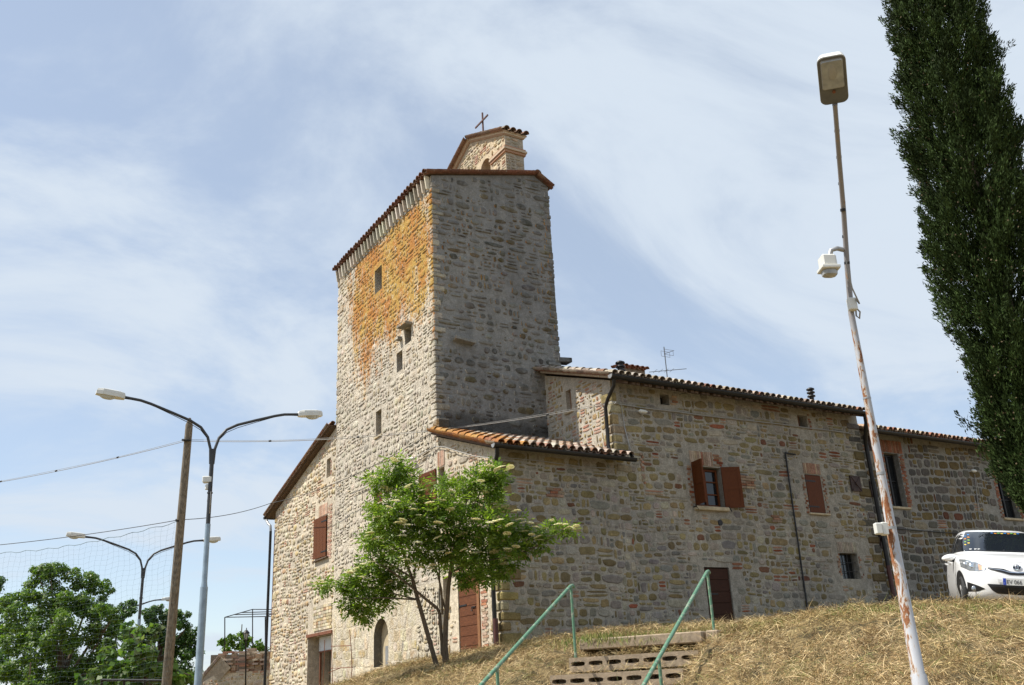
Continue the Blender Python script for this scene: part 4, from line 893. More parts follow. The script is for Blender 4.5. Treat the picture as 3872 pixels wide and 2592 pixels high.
for px, py, d, lab in ((542, 2160, 33.5, 'double-armed street lamp in the middle of the row, crossed by the wooden pole'), (0, 0, 0, 'farthest street lamp, its pole sunk among the dark tree crowns')):
    o = copy_tree(lamp); o['label'] = lab
    if d: q = at(px, py, d)
    else: q = at(235, 2262, 46.0) + Vector((2.64, 0, -1.22))
    o.location = lamp.location + (q - LP)
mb = MB(); c = at(785, 1815, 21.8); mb.bbox(c, (.10, -.04, 0), (.03, .07, 0), (0, 0, .075)); mb.bbox(c + Vector((.02, 0, -.17)), (.06, 0, 0), (0, .05, 0), (0, 0, .06)); mb.tube([c + Vector((.05, .1, -.05)), (LP.x, LP.y, c.z - .05)], .02, 6); fl = mb.build('floodlight', 'lamp_shell', lamp)
mb = MB(); mb.tube([c + Vector((.05, 0, -.2)), c + Vector((.02, -.02, -.5)), c + Vector((.06, -.03, -.75)), (LP.x, LP.y - .09, c.z - .8), (LP.x, LP.y - .09, c.z - .3)], .010, 6); mb.build('hanging_cable', 'zinc', lamp)

# ------------------------------------------------------------------ wooden pole, net, overhead cables
pt, pb = at(718, 1578, 26), at(628, 2610, 25.7); pd = (pb - pt).normalized(); pfoot = pb + pd * 2.2
mb = MB(); mb.tube([pfoot, pb, pt + pd * .22, pt + pd * .02], [.145, .135, .10, .03], 12); wp = empty('wooden_pole', pfoot, 'tall weathered round wooden pole that holds up the net and the cables', 'pole'); mb.build('pole', 'old_wood_pole', wp)
for q in ((705, 1665), (681, 1968), (632, 2560)):
    m_ = at(*q, 25.9); mb = MB(); mb.tube([m_ - pd * .025, m_ + pd * .025], .128, 12); mb.build('band', 'dark_metal', wp)
nt0 = at(681, 1972, 25.95); nl = at(-260, 2095, 29.0)
NETH = 4.9
net = empty('net', (nt0.x, nt0.y, nt0.z - NETH), 'thin wide-meshed dark net hung from a cable left of the wooden pole', 'net')
e = nl - nt0; nc = 46; nr_ = 34; mb = MB()
def netp(i, j):
    t = i / nc; p = nt0 + e * t; sag = .30 * math.sin(math.pi * t); return p + Vector((.02 * math.sin(i * .9 + j), .02 * math.cos(j * 1.3), -sag - j * NETH / nr_ + .025 * math.sin(i * 1.7 + j * .6)))
for i in range(nc + 1): mb.tube([netp(i, j) for j in range(nr_ + 1)], 0.0015, 3, caps=False)
for j in range(nr_ + 1): mb.tube([netp(i, j) for i in range(nc + 1)], 0.0015 if j else .009, 3, caps=False)
mb.build('mesh', 'net_cord', net)
mb = MB(); mb.tube([nl + Vector((0, 0, .06 )), nl + e * .0 + Vector((0, 0, -NETH - .5))], .06, 8); mb.build('end_post', 'old_wood_pole', net)
def cable(name, pts, r, sag, label, m='cable', sec=14, clips=0):
    mb = MB(); P = []
    for a, b, s in zip(pts, pts[1:], sag):
        a, b = Vector(a), Vector(b)
        for k in range(sec): t = k / sec; P.append(a.lerp(b, t) + Vector((0, 0, -4 * s * t * (1 - t))))
    P.append(Vector(pts[-1])); org = min(P, key=lambda p: p.z); o = empty(name, org, label, 'cable')
    mb.tube(P, r, 6); mb.build('wire', m, o)
    if clips:
        c = MB(); c.tube([p + Vector((0, 0, .035 + .008 * math.sin(i))) for i, p in enumerate(P)], r * .6, 5); c.build('carrier_wire', m, o)
        for i in range(2, len(P) - 1, clips):
            c = MB(); d = (P[i + 1] - P[i]).normalized(); c.tube([P[i] - d * .03 + Vector((0, 0, .015)), P[i] + d * .03 + Vector((0, 0, .015))], .028, 6); c.build('clip', 'black_cable', o)
    return o
cable('overhead_cable', [at(-300, 1868, 33), at(705, 1668, 25.95), FR.P(13.72, 8.03, .08)], .009, [.15, .33], 'upper overhead cable from the wooden pole across the tower to the house corner', clips=3)
cable('overhead_cable', [nl + Vector((0, 0, .1)), at(681, 1966, 25.95), at(1025, 1903, 32.6), Vector((10.12, 20.7, 7.66))], .010, [.10, .12, .25], 'lower overhead cable that carries the net and climbs to the low roof', 'black_cable')
fc = [onX(x, y, 10.27) for x, y in ((1105, 1945), (1330, 1868), (1470, 1800), (1565, 1735), (1625, 1700), (1645, 1690))]
pipe(T, [p for p in fc if p.y < 28.2], .012, 'cable', 'wall_cable'); wall_lamp(T, FL.P(fc[3].y, fc[3].z - .02), FL.N)

# ------------------------------------------------------------------ rusty reinforcing mesh by the doorway
rb = empty('rebar_mesh', (9.7, 27.6, 1.2), 'rusty steel reinforcing mesh standing in front of the lower left doorway', 'mesh panel'); mb = MB()
for q in (((1257, 2385), (1254, 2470), (1258, 2592), (1259, 2700)), ((1322, 2383), (1328, 2450), (1331, 2530), (1326, 2600), (1326, 2700)), ((1228, 2420), (1226, 2510), (1220, 2600)), ((1252, 2445), (1329, 2442)), ((1250, 2528), (1333, 2525)), ((1242, 2545), (1290, 2525))):
    mb.tube([onX(x, y, 9.75) for x, y in q], .011, 5)
mb.build('bars', 'rusty_steel', rb)

# ------------------------------------------------------------------ terrace wall with brick lattice, pergola, lantern
TW = empty('terrace_wall', tuple(at(900, 2700, 38)), 'stone terrace wall with brick-and-tile lattice left of the gabled house', 'wall')
def frame_at(px, py, d): return at(px, py, d)
ua = Vector((.862, -.505, 0)).normalized(); va = Vector((.505, .862, 0)).normalized()
p0 = at(770, 2540, 38); p1 = at(1040, 2535, 38); wtop = at(900, 2543, 38).z
FT = Face((p0.x, p0.y, 0), ua, -va); LW_ = (p1 - p0).dot(ua); mb = MB()
wall_base(mb, FT, 0, LW_, wtop - 3, [(0, wtop - .30), (.55, wtop), (LW_, wtop + .02)], [], M_LEFT); masonry_fill(mb, FT, 0, LW_, wtop - 2, [(0, wtop - .30), (.55, wtop), (LW_, wtop)], [], S_LEFT)
FT2 = Face(FT.O + va * .5, ua, va); wall_base(mb, FT2, 0, LW_, wtop - 3, [(0, wtop - .3), (.55, wtop), (LW_, wtop + .02)], [], M_LEFT)
mb.quad(FT.P(.55, wtop), FT.P(LW_, wtop + .02), FT.P(LW_, wtop + .02, -.5), FT.P(.55, wtop, -.5), M_LEFT); mb.build('wall', 'stone_masonry', TW)
a, b = at(690, 2640, 38.2), at(832, 2478, 38.2); mb = MB(); d = (b - a); nrm = d.normalized().cross(va).normalized(); 
if nrm.z < 0: nrm = -nrm
for k in range(12):
    mb.bbox(a + d * (k + .5) / 12 - nrm * .07, d * (.5 / 12) * .96, va * .22, nrm * .06, pick([(2, (.36, .29, .24)), (1, (.30, .22, .17))]))
mb.box(a + d * .5 - nrm * .42, d * .5, va * .17, nrm * .30, (.40, .345, .275)); mb.build('sloping_coping', 'stone_masonry', TW)
LATPAL = [(3, (.33, .235, .16)), (3, (.37, .29, .21)), (1, (.28, .16, .10))]
q0, q1 = at(800, 2478, 39.2), at(1060, 2470, 39.2); mb = MB(); mb.box((q0 + q1) / 2 - Vector((0, 0, .75)), (q1 - q0) / 2, va * .1, Zv * .75, (.16, .125, .09)); mb.build('backing_wall', 'painted_masonry', TW)
for px, w_, t_, b_ in ((835, .13, 2470, 2545), (882, .10, 2462, 2545), (945, .17, 2450, 2565), (975, .14, 2470, 2560), (1012, .16, 2462, 2555)):
    t0, b0 = at(px, t_, 38), at(px, b_, 38); mb = MB(); n = max(3, int((t0.z - b0.z) / .085)); h = (t0.z - b0.z) / n
    for k in range(n): mb.box(b0 + Vector((0, 0, h * (k + .5))) + va * .1, ua * (w_ + rng.uniform(-.01, .01)), va * .15, Zv * (h * .44), pick(LATPAL))
    mb.box(b0 + Vector((0, 0, (t0.z - b0.z) / 2)) + va * .1, ua * (w_ - .02), va * .13, Zv * ((t0.z - b0.z) / 2 - .01), (.42, .36, .30)); mb.build('brick_pier', 'painted_masonry', TW)
mb = MB()
for row, y in enumerate((2468, 2490, 2512, 2536)):
    for (x0, x1) in ((842, 880), (888, 930), (905, 940), (955, 975), (983, 1008)):
        dyy = 6 * ((x0 // 7 + row) % 2); c0, c1 = at(x0, y + dyy, 38), at(x1, y + dyy - 2, 38); mb.box((c0 + c1) / 2 + va * .1, (c1 - c0) / 2, va * .12, Zv * .035, pick([(2, (.36, .19, .13)), (2, (.42, .30, .23)), (2, (.46, .39, .32))]))
mb.build('tile_lattice', 'painted_masonry', TW)
c0 = at(905, 2552, 38.1); 
pg = empty('pergola', tuple(at(930, 2460, 39)), 'thin dark metal pergola frame above the terrace wall', 'pergola')
for (x, y0, y1, d) in ((850, 2335, 2470, 38.5), (955, 2305, 2460, 40.0), (1003, 2335, 2460, 38.5)):
    mb = MB(); mb.tube([at(x, y1 + 40, d), at(x, y0, d)], .022, 6); mb.build('post', 'dark_metal', pg)
mb = MB()
for s, t in (((850, 2335, 38.5), (955, 2305, 40)), ((955, 2305, 40), (1060, 2306, 40)), ((850, 2335, 38.5), (1060, 2331, 38.5)), ((888, 2325, 39), (1060, 2321, 39)), ((915, 2317, 39.5), (1060, 2313, 39.5)), ((1003, 2334, 38.5), (1060, 2306, 40))): mb.tube([at(*s), at(*t)], .018, 6)
mb.build('top_frame', 'dark_metal', pg)
lb = at(930, 2572, 37.6); lt = at(930, 2420, 37.6); ln = empty('lantern', tuple(lb), 'small black lantern on a post in front of the brick lattice', 'lantern')
mb = MB(); mb.tube([lb - Vector((0, 0, .3)), lt], .03, 8); mb.tube([lt - Vector((0, 0, .06)), lt], [.03, .06], 8); mb.build('post', 'dark_metal', ln)
mb = MB(); z = lt.z
for k in range(6):
    a_ = math.pi * k / 3; mb.tube([(lt.x + .06 * math.cos(a_), lt.y + .06 * math.sin(a_), z), (lt.x + .115 * math.cos(a_), lt.y + .115 * math.sin(a_), z + .24)], .009, 4)
mb.tube([(lt.x, lt.y, z + .24), (lt.x, lt.y, z + .27), (lt.x, lt.y, z + .36), (lt.x, lt.y, z + .38), (lt.x, lt.y, z + .46)], [.15, .14, .06, .025, .012], 8); cg = mb.build('cage', 'dark_metal', ln)
mb = MB(); mb.tube([(lt.x, lt.y, z + .01), (lt.x, lt.y, z + .235)], [.05, .10], 6); mb.build('glass', 'lamp_glass', cg)
bar = empty('metal_gate', tuple(at(500, 2700, 27)), 'dark metal gate frame among the leaves at the foot of the pole', 'gate'); mb = MB()
for s, t in (((385, 2572), (620, 2574)), ((385, 2572), (375, 2700)), ((620, 2574), (612, 2700)), ((380, 2640), (615, 2642)), ((470, 2573), (462, 2700)), ((548, 2573), (540, 2700))): mb.tube([at(*s, 26.8), at(*t, 26.8)], .035, 6)
mb.build('frame', 'dark_metal', bar)

# ------------------------------------------------------------------ foreground floodlight pole
fb = at(3480, 2592, 9.5); g0 = gz(fb.x, fb.y) - .15
FP = empty('floodlight_pole', (fb.x, fb.y, g0), 'tall leaning white pole with peeling rust and a big floodlight head on top', 'street lamp')
def onv(z): return Vector((fb.x, fb.y, z))
pts = [onv(g0), onv(1.50), onv(1.52), onv(3.3), onv(3.32), onv(4.4), onv(5.0), onv(5.45)] + [at(3203, 1000, 11.0), at(3190, 800, 10.95), at(3173, 600, 10.65), at(3157, 395, 10.2)]
mb = MB(); mb.tube(pts, [.082, .080, .066, .051, .047, .041, .037, .034, .031, .029, .027, .026], 14); mb.build('pole', 'rusty_white_paint', FP)
for p, q, r in ((onv(3.56), onv(3.59), .050), (onv(4.42), onv(4.44), .044), (onv(2.97), onv(3.0), .056)): mb = MB(); mb.tube([p, q], r, 12); mb.build('pole_band', 'zinc', FP)
for k in range(7):
    a_, b_ = at(3203 - k * 7.6, 1000 - k * 100, 11.0 - .02 * k * k), at(3203 - k * 7.6 - .6, 990 - k * 100, 11.0 - .02 * k * k); mb = MB(); mb.tube([a_, b_], .0335 - .0007 * k, 10); mb.build('pole_band', 'dark_metal', FP)
A_, B_ = at(3157, 392, 10.2), at(3141, 212, 9.84); ax = (B_ - A_); cc = (A_ + B_) / 2; vw = (Vector(CAM) - cc).normalized(); nn_ = (vw + Vector((0, 0, -.22)) - ax.normalized() * 0); nn_ = (nn_ - ax.normalized() * nn_.dot(ax.normalized())).normalized(); wd = ax.normalized().cross(nn_)
def rrect(mb, c, ax, wd, nn, d0, d1, k=1.0, r=.22, n=5):
    def ring(s, d):
        out = []
        for sx, sy, a0 in ((1, 1, 0), (-1, 1, 90), (-1, -1, 180), (1, -1, 270)):
            for i in range(n):
                a = R(a0 + 90 * i / (n - 1)); R_ = r * wd.length * 2
                out.append(c + ax * s * (sx * (1 - R_ / (ax.length * 1))) * 1 + wd * s * (sy * (1 - R_ / wd.length)) + ax.normalized() * s * (R_ * math.cos(a)) + wd.normalized() * s * (R_ * math.sin(a)) + nn * d)
        return out
    v = ring(1.0, d0) + ring(k, d1); m = 4 * n
    mb.add(v, [tuple(range(m)), tuple(range(m, 2 * m))] + [(i, (i + 1) % m, m + (i + 1) % m, m + i) for i in range(m)])
hx, hw = ax * .5, wd * .145
mb = MB(); rrect(mb, cc, hx, hw, nn_, .0, -.12, .9); rrect(mb, cc, hx * .9, hw * .9, nn_, -.12, -.17, .8); hd = mb.build('lamp_head', 'lamp_shell', FP)
mb = MB(); rrect(mb, cc, hx * .985, hw * .97, nn_, .012, .0, 1.0); mb.build('bezel', 'bezel_grey', hd)
mb = MB(); rrect(mb, cc + hx * .28, hx * .56, hw * .72, nn_, .035, .012, 1.08, .1); mb.build('glass', 'dull_glass', hd)
mb = MB(); g = cc + hx * .33 + nn_ * .037; bowl(mb, g + hx * .05, hx * .30, hw * .30, nn_ * .008); mb.build('reflector', 'zinc', hd)
mb = MB(); rrect(mb, cc + hx * .28, hx * .60, hw * .78, nn_, .022, .013, 1.0, .1); mb.build('glass_frame', 'zinc', hd)
mb = MB(); mb.tube([cc - hx * .45 + nn_ * .01, cc - hx * .45 + nn_ * .03], .018, 8); mb.build('catch', 'rusty_steel', hd)
mb = MB(); mb.tube([at(3190, 946, 11.0), at(3165, 940, 10.95), at(3142, 948, 10.92), at(3136, 985, 10.92)], .028, 8); br_ = mb.build('bracket', 'zinc', FP)
fcn = at(3130, 998, 10.9); rt = Vector(MW @ np.array([1, 0, 0])); upv = Vector((0, 0, 1)); bk = rt.cross(upv).normalized()
mb = MB(); mb.bbox(fcn + upv * .02, rt * .085, bk * .085, upv * .075, b=.14); mb.bbox(fcn - upv * .07, rt * .108, bk * .105, upv * .022, b=.2); sf = mb.build('small_floodlight', 'lamp_shell', FP)
mb = MB(); slab(mb, fcn - upv * .118, rt * .082, bk * .075, upv * -.04, .9); mb.build('glass', 'dull_glass', sf)
c = at(3222, 1152, 10.85); mb = MB(); mb.bbox(c, rt * .048, bk * .04, upv * .075); mb.build('junction_box', 'lamp_shell', FP)
c = at(3333, 2000, 9.95); mb = MB(); mb.bbox(c - rt * .035, rt * .035, bk * .04, upv * .058); mb.bbox(c + rt * .03 - bk * .01, rt * .032, bk * .045, upv * .066); jb = mb.build('switch_box', 'lamp_shell', FP)
mb = MB()
for s in (-1, 1): mb.bbox(c + rt * .03 - bk * .06 + upv * .03 * s, rt * .012, bk * .01, upv * .012)
mb.build('knob', 'zinc', jb)
mb = MB(); mb.tube([at(3198, 985, 10.9), at(3222, 1090, 10.8), at(3250, 1150, 10.8), at(3235, 1130, 10.8)], .009, 5); mb.tube([at(3232, 1160, 10.85), at(3252, 1180, 10.85), at(3250, 1205, 10.85), at(3238, 1195, 10.9), at(3236, 1168, 10.9)], .010, 5); mb.build('loose_cable', 'cable', FP)

# ------------------------------------------------------------------ block steps and green handrails
def step_row(s, off, n, u0, label, plain=False, dz=0.0):
    c = MID - SA * s - Vector((0, 0, .4516 * s + off - dz)); root = empty('concrete_step', tuple(c - Vector((0, 0, .11))), label, 'step', 'steps of hollow concrete blocks up the bank')
    mb = MB(); pw = .295; h = .105; dp = .30; hole = MB()
    if plain:
        mb.bbox(c + SA * dp / 2 + SB * u0, SB * 1.02, SA * dp / 2, Zv * .085, (1, 1, 1), .1); mb.bbox(c + SA * .5 + SB * (u0 - 1.15), SB * .10, SA * .4, Zv * .09, (1, 1, 1), .1)
    else:
        for i in range(n):
            uc = u0 + pw * (i + .5); m = 16; outer, inner, deep = [], [], []
            for k in range(m):
                a = 2 * math.pi * k / m; cx_, sy_ = math.cos(a), math.sin(a); t = min(1 / max(abs(cx_), 1e-6), 1 / max(abs(sy_), 1e-6))
                outer.append(c + SB * (uc + pw / 2 * cx_ * t) + Zv * (h * sy_ * t)); inner.append(c + SB * (uc + .083 * max(-1, min(1, cx_ * 1.5)) + .034 * cx_) + Zv * (.034 * sy_ + .012))
                deep.append(inner[-1] + SA * .22)
            mb.add(outer + inner + deep, [(k, (k + 1) % m, m + (k + 1) % m, m + k) for k in range(m)] + [(m + k, m + (k + 1) % m, 2 * m + (k + 1) % m, 2 * m + k) for k in range(m)] + [tuple(range(2 * m, 3 * m))])
        L = pw * n; q = lambda u, z, d: c + SB * (u0 + u) + Zv * z + SA * d
        mb.quad(q(0, h, 0), q(L, h, 0), q(L, h, dp), q(0, h, dp)); mb.quad(q(0, -h, 0), q(0, h, 0), q(0, h, dp), q(0, -h, dp)); mb.quad(q(L, -h, 0), q(L, h, 0), q(L, h, dp), q(L, -h, dp)); mb.quad(q(0, -h, dp), q(L, -h, dp), q(L, h, dp), q(0, h, dp))
    mb.build('blocks', 'concrete', root)
step_row(.16, .07, 0, 0, 'topmost step, a plain long concrete kerb without holes', True, .03)
step_row(.76, .08, 7, -1.1, 'second step from the top, a row of hollow concrete blocks')
step_row(1.30, .08, 7, -1.0, 'third step from the top, slotted concrete blocks at the lower frame edge')
step_row(1.86, .08, 7, -1.0, 'lowest hollow block step, cut off by the bottom of the picture')
RD = Vector(ray(3427, 813)); RD.normalize()
def handrail(top, base, s2, label):
    top, base = Vector(top), Vector(base); root = empty('handrail', tuple(base), label, 'handrail', 'green handrails beside the steps')
    mb = MB(); lo = top - RD * 6.6; mb.tube([lo, top - RD * .04, top + SA * .05, top + SA * .10 - Zv * .02], .027, 12); mb.build('rail', 'green_paint', root)
    for s in (0, s2, 6.3):
        p = top - RD * (s + .02); g = gz(p.x, p.y) - .2; mb = MB(); mb.tube([(p.x, p.y, min(g, p.z - .9)), (p.x, p.y, p.z - .02)], .022, 10); mb.build('post', 'green_paint', root)
handrail(at(2675, 2160, 15), at(2690, 2372, 15), 3.2, 'right green handrail, ending in front of the dark wooden door')
handrail(at(2160, 2214, 15), at(2160, 2420, 15), 2.95, 'left green handrail, ending by the stone corner near the flowering tree')

# ------------------------------------------------------------------ parked car
CAR_T = Matrix.Translation((16.93, 10.90, 2.455)) @ Matrix.Rotation(R(-139.9), 4, 'Z') @ Matrix.Rotation(R(3.4), 4, 'Y') @ Matrix.Rotation(R(-7.0), 4, 'X')
car = empty('parked_car', tuple(CAR_T.translation), 'white hatchback car parked on the terrace above the bank', 'car')
def itp(tab, z):
    for a, b in zip(tab, tab[1:]):
        if z <= b[0]: t = max(0, (z - a[0]) / (b[0] - a[0])); return [x + (y - x) * t for x, y in zip(a[1:], b[1:])]
    return list(tab[-1][1:])
#        z    half-width front  rear  exponent
LOW = [(.16, .76, 1.90, -1.74, 4.2), (.24, .80, 1.985, -1.80, 4.2), (.38, .835, 2.02, -1.83, 4.0), (.52, .845, 2.02, -1.84, 3.9), (.64, .8475, 2.00, -1.84, 3.8), (.74, .845, 1.955, -1.82, 3.6), (.80, .842, 1.90, -1.81, 3.5), (.86, .832, 1.74, -1.80, 3.4), (.91, .815, 1.52, -1.79, 3.4), (.955, .795, 1.26, -1.78, 3.4), (.985, .775, 1.05, -1.77, 3.4), (1.0, .70, .85, -1.7, 3.4)]
UPP = [(.97, .765, 1.05, -1.77, 3.6), (1.06, .745, .86, -1.74, 3.6), (1.18, .71, .62, -1.69, 3.5), (1.30, .665, .36, -1.62, 3.4), (1.39, .62, .13, -1.55, 3.3), (1.44, .585, -.02, -1.50, 3.2), (1.475, .52, -.20, -1.42, 3.0), (1.495, .38, -.45, -1.2, 2.6), (1.50, .15, -.7, -.95, 2.2)]
def surf(tab, th, z, off=0.0):
    w, f, r, n = itp(tab, z); c, s = math.cos(th), math.sin(th); xc = (f + r) / 2; L = (f - r) / 2
    x = xc + (L + off) * math.copysign(abs(c) ** (2 / n), c); y = (w + off) * math.copysign(abs(s) ** (2 / n), s); return Vector((x, y, z))
def loft(tab, zs, n=96):
    mb = MB(); v = []
    for z in zs:
        for k in range(n):
            t = 2 * math.pi * k / n; v.append(CAR_T @ surf(tab, t, z))
    m = len(zs); mb.add(v, [(i * n + k, i * n + (k + 1) % n, (i + 1) * n + (k + 1) % n, (i + 1) * n + k) for i in range(m - 1) for k in range(n)] + [tuple(range((m - 1) * n, m * n)), tuple(range(n))[::-1]], smooth=True); return mb
zs = sorted({round(a[0], 3) for a in LOW} | {.2, .31, .45, .58, .69, .77, .83, .885, .93, .97}); body = loft(LOW, zs).build('body', 'car_paint', car)
zs = sorted({a[0] for a in UPP} | {1.0, 1.12, 1.24, 1.35, 1.415, 1.46, 1.487}); cabin = loft(UPP, zs).build('cabin', 'car_paint', car)
def fx(y, z, tab=LOW, off=0.0):
    w, f, r, n = itp(tab, z); L = (f - r) / 2 + off; return (f + r) / 2 + L * max(0, 1 - min(1, abs(y) / w) ** n) ** (1 / n)
def sy_(x, z, tab=LOW, off=0.0, sg=-1):
    w, f, r, n = itp(tab, z); xc = (f + r) / 2; L = (f - r) / 2; return sg * (w * max(0, 1 - min(1, abs(x - xc) / L) ** n) ** (1 / n) + off)
def fpatch(name, m, y0, y1, zl, zh, off, tab=LOW, nu=22, nv=7, parent=car):
    mb = MB(); v = []
    for i in range(nu + 1):
        y = y0 + (y1 - y0) * i / nu; a, b = (zl(y) if callable(zl) else zl), (zh(y) if callable(zh) else zh)
        for j in range(nv + 1): z = a + (b - a) * j / nv; v.append(CAR_T @ Vector((fx(y, z, tab) + off, y, z)))
    mb.add(v, [(i * (nv + 1) + j, (i + 1) * (nv + 1) + j, (i + 1) * (nv + 1) + j + 1, i * (nv + 1) + j + 1) for i in range(nu) for j in range(nv)], smooth=True); return mb.build(name, m, parent)
def spatch(name, m, x0, x1, zl, zh, off, tab=UPP, sg=-1, nu=16, nv=6, parent=car):
    mb = MB(); v = []
    for i in range(nu + 1):
        x = x0 + (x1 - x0) * i / nu; a, b = (zl(x) if callable(zl) else zl), (zh(x) if callable(zh) else zh)
        for j in range(nv + 1): z = a + (b - a) * j / nv; v.append(CAR_T @ Vector((x, sy_(x, z, tab, off, sg), z)))
    mb.add(v, [(i * (nv + 1) + j, (i + 1) * (nv + 1) + j, (i + 1) * (nv + 1) + j + 1, i * (nv + 1) + j + 1) for i in range(nu) for j in range(nv)], smooth=True); return mb.build(name, m, parent)
lin = lambda *t: (lambda y: itp(t, y)[0])
# windscreen (follows the cabin shell)
mb = MB(); v = []; nu, nv = 24, 12
for j in range(nv + 1):
    z = 1.015 + (1.425 - 1.015) * j / nv
    for i in range(nu + 1):
        w_ = itp(UPP, z)[0]; y = (-1 + 2 * i / nu) * (w_ - .075); v.append(CAR_T @ Vector((fx(y, z, UPP) + .004, y, z + .002)))
mb.add(v, [(j * (nu + 1) + i, j * (nu + 1) + i + 1, (j + 1) * (nu + 1) + i + 1, (j + 1) * (nu + 1) + i) for j in range(nv) for i in range(nu)], smooth=True); ws = mb.build('windscreen', 'car_glass', car)
mb = MB(); mb.tube([CAR_T @ Vector((fx(y, 1.025 + .012 * math.cos(y), UPP) + .012, y, 1.03)) for y in np.linspace(-.58, .45, 9)], .010, 5); mb.tube([CAR_T @ Vector((fx(-.05, 1.03, UPP) + .02, -.05, 1.02)), CAR_T @ Vector((fx(-.05, 1.055, UPP) + .015, -.02, 1.055))], .012, 5); mb.build('wiper', 'black_plastic', car)
mb = MB(); mb.box(CAR_T @ Vector((0, 0, 0)), (0, 0, 0), (0, 0, 0), (0, 0, 0)) if False else None
stc = ['blue', 'orange', 'green', 'yellow']
def sticker(y, z, r, k):
    mb = MB(); c = Vector((fx(y, z, UPP) + .010, y, z)); e1 = (Vector((fx(y + .01, z, UPP), y + .01, z)) - Vector((fx(y, z, UPP), y, z))).normalized(); e2 = (Vector((fx(y, z + .01, UPP), y, z + .01)) - Vector((fx(y, z, UPP), y, z))).normalized(); nn = e1.cross(e2)
    M3 = CAR_T.to_3x3()
    for a in range(3):
        t = math.pi * a / 3 + k; d = e1 * math.cos(t) + e2 * math.sin(t); p = e1 * -math.sin(t) + e2 * math.cos(t); mb.box(CAR_T @ c, M3 @ (d * r), M3 @ (p * r * .24), M3 @ (nn * .0015))
    return mb.build('star_sticker', 'sticker_' + stc[k % 4], ws)
for i in range(8): sticker(-.50 - .05 * (i % 2) - .012 * i * .6, 1.365 - .030 * i, .030, i // 2)
for i in range(9): sticker(-.10 + .055 * i, 1.402 - .008 * (i % 2), .026, i)
mb = MB(); M3 = CAR_T.to_3x3()
for y0, w_, in ((-.54, .035), (-.47, .03), (-.42, .025)): mb.box(CAR_T @ Vector((fx(y0, 1.06, UPP) + .010, y0, 1.06)), M3 @ Vector((0, w_ * .8, 0)), M3 @ Vector((-.006, 0, .008)), M3 @ Vector((.001, 0, .001)))
mb.build('tax_sticker', 'plate_white', ws)
